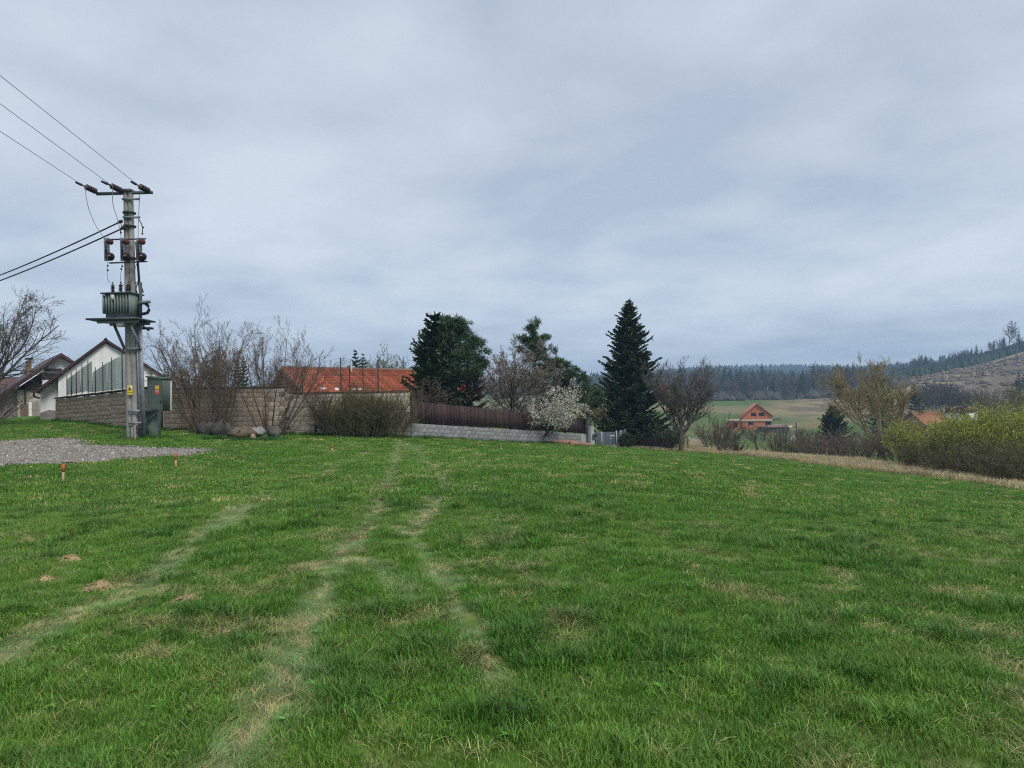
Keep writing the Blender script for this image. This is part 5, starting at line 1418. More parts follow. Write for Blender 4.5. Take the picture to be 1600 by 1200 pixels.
# conifers and garden trees behind the plank fence
p = at(680, 655, 43.5); m = spruce_mesh(401, 7.1, 2.2, 36, 0.08, 1.6, 0.10, 0.10, prof=0.55)
conifer('spruce_tree', p, m, M_bark, M_needle, 'dark dense spruce at the left of the garden, beside the red roof', 'tree')
p = at(711, 655, 44.5)
m = pine_mesh(402, 7.6, [(0, 0, 6.6, 1.0, 1.0, 0.9), (0.5, 0, 5.5, 1.5, 1.4, 0.9), (0.2, -.3, 4.3, 1.75, 1.5, 0.8), (-0.8, 0, 5.4, .9, 1.0, 1.1), (1.3, 0, 4.6, .8, .8, .45), (-.4, 0, 3.3, 1.5, 1.2, .6), (-0.5, 0, 6.2, .7, .7, .8), (0.1, 0, 6.9, .7, .7, .6)], 1100, 0.26)
conifer('pine_tree', p, m, M_bark_red, M_pine, 'round-topped green pine next to the dark spruce in the garden', 'tree')
p = at(838, 660, 53)
m = pine_mesh(405, 8.6, [(0, 0, 7.7, .55, .55, 1.0), (-.2, 0, 6.5, 1.1, 1.0, .8), (.6, 0, 6.6, .8, .8, .9), (.5, 0, 5.4, 1.1, 1.0, .6), (1.8, 0, 4.8, 1.2, .9, 1.0), (2.8, 0, 3.8, 1.3, .9, 1.0), (1.6, 0, 3.3, 1.3, 1, .9), (3.7, 0, 3.0, 1.1, .8, .9), (-.3, 0, 4.4, 1, 1, .7)], 900, 0.27)
conifer('pine_tree', p, m, M_bark_red, M_pine_yel, 'slender pine with a stepped crown falling to the right, left of the big spruce', 'tree')
p = at(737, 662, 44.6); m = spruce_mesh(407, 4.6, 2.0, 14, 0.25, 0.8, 0.05, 0.06)
conifer('thin_conifer', p, m, M_bark, M_dryneedle, 'sparse browning conifer under the pine behind the plank fence', 'tree')
def bare_garden(seed, px, py, d, hgt, trunk_h, R, lab, tw=M_twig_grey, n=(8, 7, 6, 4), spread=1.0, name='bare_tree', leaf=None, lm=None, nleaf=0, ang=0.66, up=0.06, t0=0.35, **k):
    p = at(px, py, d); w = tree_wood(seed, hgt, trunk_h, R, *n, ang=ang, up=up, t0=t0, minr=.007, spread=spread)
    lf = [rand_leaves(np.random.default_rng(seed), np.concatenate(w.ends), nleaf, 0.02, *leaf)] if nleaf else None
    return plant(name, p, w, M_bark, tw, lab, 'tree', leaves=lf, leafm=lm, **k)
bare_garden(421, 797, 665, 48.2, 8.3, 3.2, 0.18, 'bare budding garden tree with a dark forked trunk, left of the white blossom', M_twig_grey, (13, 11, 9, 4), leaf=(0.05, 0.09, 0.04), lm=M_bud, nleaf=15000, ang=0.85, spread=1.1)
bare_garden(423, 655, 655, 40.5, 3.6, 1.2, 0.06, 'brown bare small tree behind the left end of the plank fence', M_twig_brown, (10, 9, 8, 4), leaf=(0.03, 0.05, 0.02), lm=M_leaf_olive, nleaf=1800)
bare_garden(424, 745, 668, 44.2, 2.6, 1.0, 0.05, 'low yellow-brown bush rising just over the plank fence', M_twig_olive, (11, 9, 7, 4), leaf=(0.03, 0.06, 0.03), lm=M_leaf_olive, nleaf=2500, name='garden_bush')
bare_garden(425, 882, 668, 55, 6.6, 2.0, 0.12, 'olive-grey spreading bare tree behind the fence, right of the white blossom', M_twig_olive, (12, 10, 8, 4), leaf=(0.03, 0.06, 0.03), lm=M_leaf_olive, nleaf=3500)
bare_garden(426, 922, 675, 57, 5.6, 1.6, 0.09, 'small olive bare tree behind the gate pillar', M_twig_olive, (11, 9, 8, 4), leaf=(0.03, 0.06, 0.03), lm=M_leaf_olive, nleaf=2800)
bare_garden(427, 815, 665, 50, 3.9, 1.3, 0.08, 'tangled grey-brown bush behind the white blossom', M_twig_grey, (11, 9, 8, 4), leaf=(0.03, 0.05, 0.025), lm=M_bud, nleaf=3000, name='garden_bush')
def blossom():
    q = PF.at(848, 680); p = np.array([q[0], q[1], 0]) - PF.n * 0.45; p[2] = h(p[0], p[1])
    st = stems(431, 30, 0.4, 2.8, 4.4, 0.8, 0.014, 0.03, (0.05, -0.10, 0))
    w = shrub_wood(431, st, 7, 6, 0.6, -0.07, 0.1, 0.3, 0.005, 0.42)
    ends = np.concatenate(w.ends); rng = np.random.default_rng(9)
    k = ends[(ends[:, 2] < 3.0 + 0.5 * ends[:, 0]) | (rng.uniform(0, 1, len(ends)) < 0.3)]
    k = k[k[:, 2] > 0.85]
    plant('blossoming_bush', p, w, M_bark, M_twig_grey, 'bush with creamy white blossom hanging over the plank fence', 'bush', leaves=[rand_leaves(rng, k, 9000, 0.06, 0.05, 0.10, 0.065)], leafm=M_blossom, leafname='blossom', trunkname='stems')
blossom()
p = at(987, 692, 58.5); m = spruce_mesh(441, 11.5, 3.6, 54, 0.03, 1.9, 0.24, 0.11, prof=0.70)
conifer('spruce_tree', p, m, M_bark, M_needle, 'tall broad dark spruce standing right of the gate', 'tree')
bare_garden(443, 1064, 707, 51, 7.0, 2.6, 0.20, 'bare rounded tree with a thick trunk right of the tall spruce', M_twig_grey, (15, 11, 9, 5), ang=0.8, up=0.22, t0=0.36, spread=1.15)
# dark hedge under the spruce
for i, (x, y, d, s) in enumerate(((1000, 693, 58.5, 1.2), (1022, 696, 57.5, 1.1), (1043, 699, 56, 1.05))):
    p = at(x, y, d)
    st = stems(450 + i, 30, 0.6, 1.0, 1.9, 0.55, 0.008, 0.015); w = shrub_wood(450 + i, st, 6, 5, 0.5, 0.03, 0.1, 0.15, 0.006)
    plant('dark_shrub', p, w, M_bark, M_bark, ['dark shrub under the big spruce, nearest the gate', 'dark shrub under the big spruce, middle one behind the palings', 'dark shrub beside the bare tree trunk, behind the palings'][i], 'shrub', 'dark shrubs under the spruce',
          [rand_leaves(np.random.default_rng(i), np.concatenate(w.ends), 2600, 0.06, 0.05, 0.11, 0.05)], M_needle, trunkname='stems', sc=s)
p = at(980, 697, 54.2)
def ball_bush():
    rng = np.random.default_rng(3); c = nrm(rng.normal(0, 1, (2600, 3))) * rng.uniform(0.75, 1.04, (2600, 1)) * np.array([0.62, 0.6, 0.58]) + np.array([0, 0, 0.52])
    st = stems(460, 14, 0.2, 0.5, 0.9, 0.7, 0.008, 0.015); w = shrub_wood(460, st, 4, 4, 0.6, 0.03, 0.1, 0.2, 0.005)
    t = plant('box_bush', p, w, M_bark, M_twig_olive, 'small round clipped dark bush at the right end of the gate', 'bush', leaves=[rand_leaves(rng, c, 5200, 0.02, 0.05, 0.10, 0.05)], leafm=M_box, trunkname='stems')
ball_bush()

# ---------------------------------------------------------------- gate, pillar, logs, palings
M_gate = mat('gate_grey', (0.17, 0.205, 0.245), (0.125, 0.155, 0.19), scale=3, rough=0.5, streak=0.2, obj=0.08)
M_post = mat('gate_post_pale', (0.46, 0.48, 0.48), (0.36, 0.38, 0.385), scale=4, rough=0.6)
PG = Plane(P(922, 697, 54.2), P(978, 697, 56.0))
def gate():
    g = PG.at(926, 698); t = thing('gate', (g[0], g[1], h(g[0], g[1])), 'grey sheet-metal gate with pale posts between the pillar and the round bush', 'gate')
    pans = [(927.2, 675.4, 938.6, 696.5), (941.4, 675, 961.2, 697.3), (964.6, 674, 968.4, 697), (970.8, 672.4, 976, 697)]
    for i, (a, b, c, d) in enumerate(pans):
        n = 4 if i in (0, 1) else 2
        xs = np.linspace(a, c, n + 1)
        for k in range(n):
            part('panel', PG.rect(xs[k] + 0.12, b, xs[k + 1] - 0.12, d, 0.02 + 0.012 * (k % 2), 0.02), M_gate, t)
    for x, y0, y1 in ((940, 674.5, 699), (962.8, 672.8, 699), (969.6, 672.2, 699), (976.6, 671.0, 699)):
        a = PG.at(x, y0); b = PG.at(x, y1)
        part('post', [box((a[0], a[1], (a[2] + b[2] - .2) / 2), (0.09, 0.10, a[2] - b[2] + .2))], M_post, t)
    part('letter_slot', PG.rect(952, 680.2, 959.5, 681.6, 0.06, -0.03), M_signw, t)
    part('handle', PG.rect(952.5, 685, 955, 686, 0.07, -0.03), M_signw, t)
    part('lock_box', PG.rect(929, 677.5, 932, 682, 0.07, -0.03), M_iron, t)
    part('sill', PG.rect(927, 696.5, 961.5, 698.6, 0.10, 0.15), M_conc, t)
    q = gat(959, 699.2)
    o = part('stone_slab', [box((q[0], q[1], q[2] + 0.03), (0.5, 0.35, 0.10), 0.1), box((q[0] + .02, q[1] + .05, q[2] + 0.10), (0.3, 0.2, 0.04), 0.3)], M_conc); tag(o, 'small pale stone slab on the grass in front of the gate', 'slab')
    PL = Plane(P(912, 690, 53.6), P(927, 690, 54.0)); g = PL.at(920, 697)
    t2 = thing('gate_pillar', (g[0], g[1], h(g[0], g[1])), 'pale gate pillar with dark letterbox at the end of the plank fence', 'pillar')
    part('shaft', PL.slab([(919.4, 665.5), (920.2, 697.6), (926.2, 697.6), (925.0, 665.2)], 0.25, 0.05), M_post, t2)
    part('side', PL.slab([(916.6, 666.5), (917.4, 697.6), (920.1, 697.6), (919.3, 665.6)], 0.2, 0.25), M_block_grey, t2)
    c = part('cap', [box(PL.at(918.5, 654.5, -0.1), (0.55, 0.5, 0.07)), box(PL.at(918, 660, -0.05), (0.30, 0.30, 0.42))], M_conc, t2)
    part('letterbox', PL.rect(922.5, 678.5, 925.2, 687, 0.30, -0.25), M_iron, t2)
    PE = PF; part('end_pier', PE.slab([(905.5, 678.8), (906, 695.5), (917, 696), (916.5, 679.4)], 0.16, 0.1), M_post, t2)
gate()
M_log = mat('log_bark', (0.40, 0.25, 0.17), (0.22, 0.13, 0.09), scale=6, bump=0.01)
M_logend = mat('log_end', (0.55, 0.40, 0.24), (0.42, 0.30, 0.18), scale=6)
for i, (x0, y0, x1, y1, d, r, lab) in enumerate(((834, 696.5, 900, 695, 49.6, 0.16, 'long log lying nearest the grey wall, bottom of the pile'), (836, 692.5, 897, 691, 49.9, 0.14, 'log lying on top of the pile by the grey wall'),
        (852, 690.5, 896, 688.5, 50.1, 0.09, 'thin crooked branch lying on top of the log pile'), (890, 698.5, 925, 698, 49.2, 0.14, 'short log at the right end of the pile, in front of the pillar'), (845, 698, 893, 698.5, 49.0, 0.13, 'log half sunk in grass at the front of the pile'))):
    a = P(x0, y0, d); b = P(x1, y1, d + 0.6)
    if i in (0, 3, 4):
        a[2] = h(a[0], a[1]) + r * 0.8; b[2] = h(b[0], b[1]) + r * 0.8
    t = thing('log', tuple((a + b) / 2 - [0, 0, r]), lab, 'log', 'logs beside the grey wall')
    mid = (a + b) / 2 + np.array([0, 0, 0.03]); part('log_body', polytube([a, a * .7 + mid * .3, mid, b * .6 + mid * .4, b], [r, r * 1.02, r * .95, r * .9, r * .82], 10, cap=False), M_log, t, smooth=True)
    dd = nrm(b - a)
    part('cut_end', lathe(a - dd * 0.004, [(0, r), (0.01, r * 0.99)], dd, 10), M_logend, t); part('cut_end', lathe(b - dd * 0.006, [(0, r * .82), (0.01, r * .82)], dd, 10), M_logend, t)
def palings():
    A = P(990, 690, 57.0); B = P(1052, 702, 53.0); n = 44
    t = thing('paling_fence', (A[0], A[1], h(A[0], A[1])), 'low dark weathered paling fence below the spruce', 'fence'); rng = np.random.default_rng(2)
    m = mesh_of('paling', [(np.array([[-.045,-.012,0],[.045,-.012,0],[.045,.012,0],[-.045,.012,0],[-.045,-.012,.93],[.045,-.012,.93],[.045,.012,.93],[-.045,.012,.93],[0,-.012,1],[0,.012,1]]), np.array([[0,1,5,4],[1,2,6,5],[2,3,7,6],[3,0,4,7]])),
        (np.array([[-.045,-.012,.93],[.045,-.012,.93],[0,-.012,1],[.045,.012,.93],[-.045,.012,.93],[0,.012,1]]), np.array([[0,1,2],[3,4,5]]))]); m.materials.append(mat('paling_wood', (0.085, 0.06, 0.048), (0.05, 0.036, 0.03), scale=6, obj=0.35))
    for k in range(n):
        f = k / (n - 1); p = A + (B - A) * f; z = h(p[0], p[1])
        o = lk(bpy.data.objects.new('paling', m)); o.parent = t; o.matrix_parent_inverse = Matrix.Translation(-t.location)
        o.location = (p[0], p[1], z - .03); o.scale = (1, 1, rng.uniform(0.85, 1.0)); o.rotation_euler = (rng.normal(0, .03), rng.normal(0, .03), math.atan2(B[1] - A[1], B[0] - A[0]))
    for hz in (0.3, 0.72):
        p = [A + (B - A) * q for q in np.linspace(0, 1, 6)]
        part('rail', polytube([[q[0], q[1] + 0.04, h(q[0], q[1]) + hz] for q in p], 0.03, 5), bpy.data.materials['paling_wood'], t)
palings()
def boundary_post():
    p = gat(1078, 701)
    t = thing('fence_post', tuple(p), 'weathered timber post pair with white tip beside the garden path', 'post')
    part('post', [box((p[0] - .5, p[1], p[2] + .55), (.14, .14, 1.2)), box((p[0] - .1, p[1] + .3, p[2] + .5), (.12, .12, 1.1))], M_woodbrown, t)
    part('white_tip', [box((p[0] + .1, p[1] + .6, p[2] + .75), (.08, .08, .35))], M_signw, t)
boundary_post()

# ---------------------------------------------------------------- the valley at the right
M_hollow = mat('hollow_brick', (0.58, 0.20, 0.085), (0.45, 0.15, 0.07), scale=1.2, detail=6, obj=0.0)
M_hollow_dk = mat('roof_tile_new', (0.42, 0.17, 0.10), (0.33, 0.13, 0.08), scale=2)
def brick_house():
    A = P(1159, 660, 200.5); B = P(1207, 660, 198.6)
    pl = Plane(A, B)
    g = pl.at(1182, 671); gz = h(g[0], g[1])
    t = thing('house', (g[0], g[1], gz), 'unfinished orange-red brick house with empty window openings in the valley', 'house')
    # gable front with real openings: built from strips round the windows
    def R(x0, y0, x1, y1, f=0.0, b=0.35): return pl.rect(x0, y0, x1, y1, f, b)
    lo = []
    lo += R(1159.5, 657.5, 1169.2, 674) + R(1169.2, 657.5, 1177.3, 659.3) + R(1169.2, 664.6, 1177.3, 674) + R(1177.3, 657.5, 1196, 674) + R(1196, 657.5, 1204.5, 659) + R(1204.5, 657.5, 1206.5, 674)
    part('ground_floor_wall', lo, M_hollow, t)
    up = []
    up += pl.slab([(1160, 656), (1160, 650.5), (1166.5, 645), (1173.5, 645), (1173.5, 656)], 0, .35)
    up += R(1173.5, 650.6, 1181.3, 656) + R(1181.3, 645, 1185.7, 656) + R(1185.7, 650.4, 1194.2, 656)
    up += pl.slab([(1166.5, 645), (1182.3, 631.6), (1199, 645)], 0, .35)
    up += pl.slab([(1194.2, 656), (1194.2, 645), (1199, 645), (1206, 650), (1206, 656)], 0, .35)
    part('gable_wall', up, M_hollow, t)
    for x0, y0, x1, y1 in ((1173.5, 645, 1181.3, 650.6), (1185.7, 645, 1194.2, 650.4), (1169.2, 659.3, 1177.3, 664.6)):
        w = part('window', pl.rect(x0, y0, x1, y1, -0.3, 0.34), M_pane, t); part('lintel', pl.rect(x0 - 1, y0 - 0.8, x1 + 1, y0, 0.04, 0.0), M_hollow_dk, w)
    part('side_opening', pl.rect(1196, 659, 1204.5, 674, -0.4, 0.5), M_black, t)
    part('body', pl.slab([(1160, 674), (1160, 651), (1182.3, 632.5), (1205.8, 650.5), (1205.8, 674)], -0.45, 9), M_hollow, t)
    r = part('roof', pl.slab([(1156.8, 652.3), (1182.3, 630.2), (1182.3, 631.5), (1156.8, 653.8)], 0.5, 10), M_hollow_dk, t)
    part('roof_slope', pl.slab([(1182.3, 630.2), (1208.5, 649.8), (1208.5, 651.2), (1182.3, 631.5)], 0.5, 10), M_hollow_dk, t)
    part('floor_slab', pl.rect(1158, 655.6, 1207, 657.6, 0.25, 0.3), mat('slab_pale', (0.62, 0.52, 0.42), (0.5, 0.42, 0.34)), t)
    ax = pl.rect(1138, 658.2, 1146.5, 674, -0.5, 6) + pl.rect(1146.5, 658.2, 1152.3, 660.2, -0.5, 1) + pl.rect(1152.3, 658.2, 1159, 674, -0.5, 6)
    an = part('annex', ax, M_hollow, t)
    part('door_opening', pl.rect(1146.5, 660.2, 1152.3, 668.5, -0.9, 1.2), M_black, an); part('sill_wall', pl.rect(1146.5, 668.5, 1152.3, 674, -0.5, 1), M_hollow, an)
    part('annex_slab', pl.rect(1136.2, 655.8, 1160, 658.1, -0.2, 6.3), bpy.data.materials['slab_pale'], an)
    cp = part('carport_roof', pl.slab([(1207.5, 656.3), (1216, 652.6), (1219.5, 653.2), (1219.5, 655), (1208, 657.6)], 0.6, 3), M_woodbrown, t)
    for x in (1209.5, 1218.5): part('prop', pl.rect(x - .5, 655, x + .5, 672, 0.4, -0.1), M_woodbrown, cp)
    # scaffolding shed in front
    ps = Plane(P(1197, 670, 188), P(1236, 670, 190)); g2 = ps.at(1215, 675)
    s = thing('shed', (g2[0], g2[1], h(g2[0], g2[1])), 'long low shed with a reddish flat roof in front of the brick house', 'shed')
    part('wall', ps.rect(1198, 667, 1233.5, 680, 0, 4), mat('shed_dark', (0.10, 0.085, 0.085), (0.06, 0.055, 0.055)), s)
    part('roof', ps.slab([(1196, 666.6), (1230, 663.6), (1236, 665.4), (1236, 667), (1196, 668.2)], 0.5, 4.5), mat('shed_roof', (0.34, 0.20, 0.16), (0.24, 0.15, 0.125)), s)
    part('door', ps.rect(1212, 668.5, 1216, 678, 0.05, -0.01), M_woodbrown, s)
    part('fascia', ps.rect(1230, 665, 1236, 667.4, 0.56, -0.5), M_signw, s)
brick_house()
def small_house(pl, ridge, lab, wallm, roofm, win, chim):
    """gable house from spots: ridge = dict of spots"""
    g = pl.at(*ridge['base']); t = thing('house', (g[0], g[1], h(g[0], g[1])), lab, 'house')
    part('wall', pl.slab(ridge['wall'], 0, ridge['deep']), wallm, t)
    for nm, k in (('roof', 'roof'), ('roof_slope', 'slope')):
        if k in ridge: part(nm, pl.slab(ridge[k], 0.4, ridge['deep'] + .4), roofm, t)
    for x0, y0, x1, y1 in win:
        w = part('window', pl.rect(x0, y0, x1, y1, 0.05, 0.0), M_iron, t); part('pane', pl.rect(x0 + .4, y0 + .4, x1 - .4, y1 - .4, 0.08, -0.05), M_pane, w)
    for x0, y0, x1, y1 in chim: part('chimney', pl.rect(x0, y0, x1, y1, -1.2, 2.0), M_iron, t)
    return t
M_pink = mat('pink_render', (0.50, 0.32, 0.255), (0.40, 0.26, 0.21), scale=2, streak=0.2)
M_roof_or = mat('roof_orange', (0.36, 0.15, 0.075), (0.25, 0.11, 0.06), scale=3)
small_house(Plane(P(1405, 660, 129), P(1456, 660, 124.5)), dict(base=(1430, 685), wall=[(1412, 690), (1412, 654), (1424.5, 645.3), (1451, 668), (1451, 690)], roof=[(1408, 656.5), (1424.5, 643.6), (1424.5, 645.4), (1408, 658.5)], slope=[(1424.5, 643.6), (1455, 669.5), (1455, 671.4), (1424.5, 645.4)], deep=9),
    'pink-walled house with an orange roof half hidden by bushes at right', M_pink, M_roof_or, [(1422, 662, 1426, 668)], [(1430, 640, 1434, 646)])
PWH = Plane(P(1475, 650, 150), P(1520, 650, 146.5))
small_house(PWH, dict(base=(1500, 662), wall=[(1478, 668), (1478, 644.5), (1514.5, 644.5), (1514.5, 668)], roof=[(1476, 644.6), (1480, 636), (1512, 635.6), (1516.5, 644.2)], deep=7),
    'small white house with a maroon roof above the yellow-green willows', M_white, mat('roof_maroon', (0.16, 0.07, 0.06), (0.11, 0.05, 0.045)), [(1499.5, 644.9, 1508, 651.5)], [(1503.5, 631.5, 1507.5, 637)])
for i, (x, y0, y1, d) in enumerate(((1240, 580, 622, 330), (1244.5, 660, 682, 130))):
    a = P(x, y1, d); b = P(x - 0.6, y0, d); z = h(a[0], a[1])
    t = thing('utility_pole', (a[0], a[1], z), ['distant wooden power pole with a short crossarm in front of the far wood', 'thin wooden pole standing right of the low shed'][i], 'power pole', sc=1.0)
    part('shaft', polytube([[a[0], a[1], z - .3], b], 0.16 if i == 0 else 0.09, 6), M_bark, t)
    part('crossarm', [beam(b + [-1.1 if i == 0 else -.6, 0, -.9], b + [1.1 if i == 0 else .6, 0, -.9], .14 if i == 0 else .08, .14 if i == 0 else .08)], M_bark, t)
# small grey utility box on the verge below the houses
q = at(1238, 683, 100); t = thing('utility_box', tuple(q), 'small pale box by the road below the brick house', 'box')
part('body', [box(q + [0, 0, .55], (.8, .5, 1.1))], M_post, t); part('lid', [box(q + [0, 0, 1.13], (.9, .6, .08))], M_conc, t)
# little road at the valley floor
def lane():
    pts = [at(1060, 688, 92), at(1100, 686, 94), at(1150, 686.5, 97), at(1200, 687, 98), at(1280, 687, 98), at(1350, 686, 98)]
    V = []
    for p in pts:
        for s in (-1.6, 1.6):
            V.append([p[0], p[1] + s, h(p[0], p[1] + s) + 0.06])
    n = len(pts); o = part('lane', [(np.array(V), np.array([[2*i, 2*i+2, 2*i+3, 2*i+1] for i in range(n - 1)]))], mat('lane_asphalt', (0.23, 0.225, 0.22), (0.17, 0.165, 0.16), scale=1)); o['kind'] = 'structure'
lane()
def bush(seed, px, py, d, L0, L1, lab, tw=M_twig_brown, n=34, r=0.8, spread=0.6, leaf=None, lm=None, nl=0, name='bare_bush', group='bare bushes in the valley', leaffilter=None, k=(6, 5), minr=0.007, bias=(0, 0, 0), sc=1.0):
    p = at(px, py, d); st = stems(seed, n, r, L0, L1, spread, 0.012, 0.028, bias); w = shrub_wood(seed, st, k[0], k[1], 0.52, 0.04, 0.11, 0.15, minr, 0.42)
    ends = np.concatenate(w.ends)
    if leaffilter: ends = leaffilter(ends)
    lf = [rand_leaves(np.random.default_rng(seed), ends, nl, 0.05, *leaf)] if nl else None
    return plant(name, p, w, M_bark, tw, lab, 'bush', group, lf, lm, k0=4, trunkname='stems', sc=sc)
bush(501, 1122, 712, 60, 2.2, 3.2, 'round brown bare bush right of the garden path', n=44, r=0.9, spread=0.7)
bush(502, 1143, 715, 52, 0.8, 1.3, 'small pale bare bush at the corner of the dry grass strip', M_twig_grey, n=40, r=0.6, spread=.7)
bush(503, 1132, 704, 68, 1.6, 2.3, 'brown bare bush half hidden behind the round bush by the path', n=30)
bush(504, 1216, 712, 66, 1.6, 2.4, 'grey-brown bare bush behind the small orchard tree', M_twig_grey, n=34, r=.9)
bush(505, 1240, 713, 63, 1.5, 2.2, 'grey-brown bare bush right of the orchard tree', M_twig_brown, n=34, r=.8)
bush(506, 1256, 716, 60, 1.0, 1.7, 'low green-tinged bush in front of the valley lawn', M_twig_olive, n=30, r=.6, leaf=(.05, .09, .05), lm=M_leaf_olive, nl=900)
bush(507, 1288, 721, 53, 1.5, 2.3, 'reddish-brown bare bush below the little spruce, left of two', M_twig_red, n=60, r=1.1, spread=.75)
bush(508, 1330, 722, 51, 1.5, 2.3, 'reddish-brown bare bush below the little spruce, right of two', M_twig_red, n=56, r=1.1, spread=.75)
bush(509, 1420, 732, 46, 1.9, 2.8, 'brown bare bush between the golden tree and the big willows', M_twig_brown, n=50, r=1.1, spread=.8)
bush(510, 1360, 716, 62, 1.8, 2.8, 'grey bare bush at the foot of the golden tree', M_twig_grey, n=40, r=1.0)
bush(511, 1408, 700, 80, 2.4, 3.4, 'olive shrub behind the golden tree in front of the pink house', M_twig_olive, n=40, r=1.2, leaf=(.06, .1, .06), lm=M_leaf_olive, nl=1800)
bush(512, 1180, 690, 110, 2.0, 3.0, 'low olive bush on the lawn under the brick house', M_twig_olive, n=24, r=1.2)
bush(513, 1265, 690, 105, 2.4, 3.4, 'dark bare bush left of the little spruce', M_twig_grey, n=24, r=1.2, sc=.8)
def orchard(seed, px, py, d, hgt, lab, lean=(0.1, 0, 1), tw=M_twig_grey):
    p = at(px, py, d); w = tree_wood(seed, hgt, hgt * 0.42, 0.13, 8, 7, 6, 0, ang=0.8, up=0.03, minr=0.008, lean=lean, t0=0.45)
    plant('fruit_tree', p, w, M_bark, tw, lab, 'tree', 'bare fruit trees on the valley lawn')
orchard(521, 1185, 711, 70, 3.4, 'crooked bare fruit tree with a dark leaning trunk on the valley lawn', (-0.35, 0, 1))
orchard(522, 1194, 690, 120, 4.2, 'slim dark bare tree directly in front of the brick house', (0, 0, 1), M_bark)
orchard(523, 1228, 700, 95, 3.6, 'bare fruit tree in front of the low shed')
orchard(524, 1252, 700, 92, 3.2, 'bare fruit tree on the lawn left of the little spruce')
p = at(1303, 682, 98); m = spruce_mesh(531, 5.5, 2.9, 22, 0.04, 1.1, 0.12, 0.18, prof=0.68)
conifer('spruce_tree', p, m, M_bark, M_needle, 'small broad dark spruce alone on the valley lawn', 'tree')
def golden():
    p = at(1385, 714, 70); rng = np.random.default_rng(541)
    st = stems(541, 9, 0.7, 6.7, 9.3, 0.50, 0.09, 0.17)
    w = grow(541, *st, [lv(0, 0, 0, 0, 8, 0.05, 0.03, tip=0.35), lv(13, 0.44, 0.62, 0.42, 4, 0.09, 0.12, rr=0.5), lv(8, 0.55, 0.65, 0.12, 3, 0.11, 0.09), lv(6, 0.5, 0.6, 0.15, 2, 0.11, 0.06)], 0.012)
    plant('golden_willow', p, w, M_bark_gold, M_twig_gold, 'tall golden-twigged bare tree with several pale trunks', 'tree', leaves=[rand_leaves(rng, np.concatenate(w.ends), 6000, .05, .05, .1, .045)], leafm=M_leaf_olive)
golden()
def willow(seed, px, py, d, L0, L1, lab, n=70, r=1.4, sc=1.0):
    def filt(e): return e[e[:, 2] > L0 * np.random.default_rng(seed).uniform(0.15, 0.75, len(e))]
    bush(seed, px, py, d, L0, L1, lab, M_twig_olive, n, r, 0.75, (.045, .095, .035), M_leaf_lime, 15000, 'willow_bush', 'yellow-green willow bushes at the right', filt, (7, 6), 0.006, sc=sc)
willow(551, 1468, 745, 44, 2.3, 3.1, 'leftmost of the large willow bushes, with yellow-green top')
willow(552, 1520, 752, 40, 2.2, 3.0, 'second willow bush from the left, yellow-green above brown stems')
willow(553, 1572, 758, 38, 2.9, 4.0, 'large willow bush in front at the right, yellow-green above brown stems', 80)
willow(554, 1625, 764, 36, 2.9, 4.0, 'willow bush cut off by the right edge of the picture', 80)
willow(555, 1560, 700, 62, 3.5, 4.5, 'tall yellow-green willow behind the front willows', 60, 1.8)
willow(556, 1468, 690, 85, 3.2, 4.0, 'bright yellow-green willow beside the pink house', 50, 2.0)
willow(558, 1615, 700, 60, 3.6, 4.7, 'tall yellow-green willow behind, at the right edge', 60, 1.8)
bush(557, 1585, 668, 130, 6.0, 8.0, 'dull olive treetop above the willows at the right edge', M_twig_olive, 44, 2.6, .7, (.1, .2, .09), M_leaf_olive, 3500, 'olive_shrub', None, None, (7, 5), 0.014)
for i, (x, y, d, l) in enumerate(((1448, 742, 40, 'low brown brush at the left foot of the willows'), (1500, 752, 35.5, 'low brown brush under the second willow'), (1555, 760, 33, 'low brown brush under the front willow'), (1605, 764, 31.5, 'low brown brush at the right edge below the willows'))):
    bush(560 + i, x, y, d, 1.3, 2.1, l, M_twig_olive, 70, 1.1, .8, (.03, .06, .03), M_leaf_olive, 4500, group='low brush along the meadow rim', k=(6, 5), minr=.005)

# ---------------------------------------------------------------- distant trees (each its own object, meshes shared)
def far_bare(seed, hgt, tw, narrow=0.5):
    w = tree_wood(seed, hgt, hgt * 0.5, hgt * 0.016, 11, 9, 7, 0, ang=narrow, up=0.10, minr=0.03, t0=0.2)
    t = thing('bare_tree', (0, -200 - seed, 0), 'x', 'tree'); part('trunk', wood_parts(w.thick, 5), M_bark, t, world=False); part('crown', wood_parts(w.thin, 3), tw, t, world=False)
    return t
def far_spruce(seed, hgt, rad, tw=0.3):
    m = spruce_mesh(seed, hgt, rad, 15, 0.05, 0.35, 0.1, tw)
    t = thing('spruce_tree', (0, -200 - seed, 0), 'x', 'tree'); part('trunk', m[0], M_bark, t, world=False); part('crown', m[2], M_needle, t, world=False)
    return t
fb = [far_bare(601, 12, M_twig_grey), far_bare(602, 12, M_twig_brown, .45), far_bare(603, 12, M_twig_grey, .6)]
fs = [far_spruce(611, 12, 3.0), far_spruce(612, 12, 3.8)]
LB = 'bare tree in the belt beyond the far pasture'; LC = 'dark conifer in the belt beyond the far pasture'
rngf = np.random.default_rng(77)
protos_used = []
def far_tree(proto, px, d, hgt, lab, grp):
    if lab in (LB, LC):
        lab += ', left of the brick house' if px < 1155 else ', above the brick house' if px < 1212 else ', between brick house and little spruce' if px < 1285 else ', left of the golden tree'
    p = P(px, 600, d); z = h(p[0], p[1]); s = hgt / 12.0
    r = copy_thing(proto, (p[0], p[1], z), rngf.uniform(0, 6.28), (s * rngf.uniform(.85, 1.15), s * rngf.uniform(.85, 1.15), s), lab, grp)
    return r
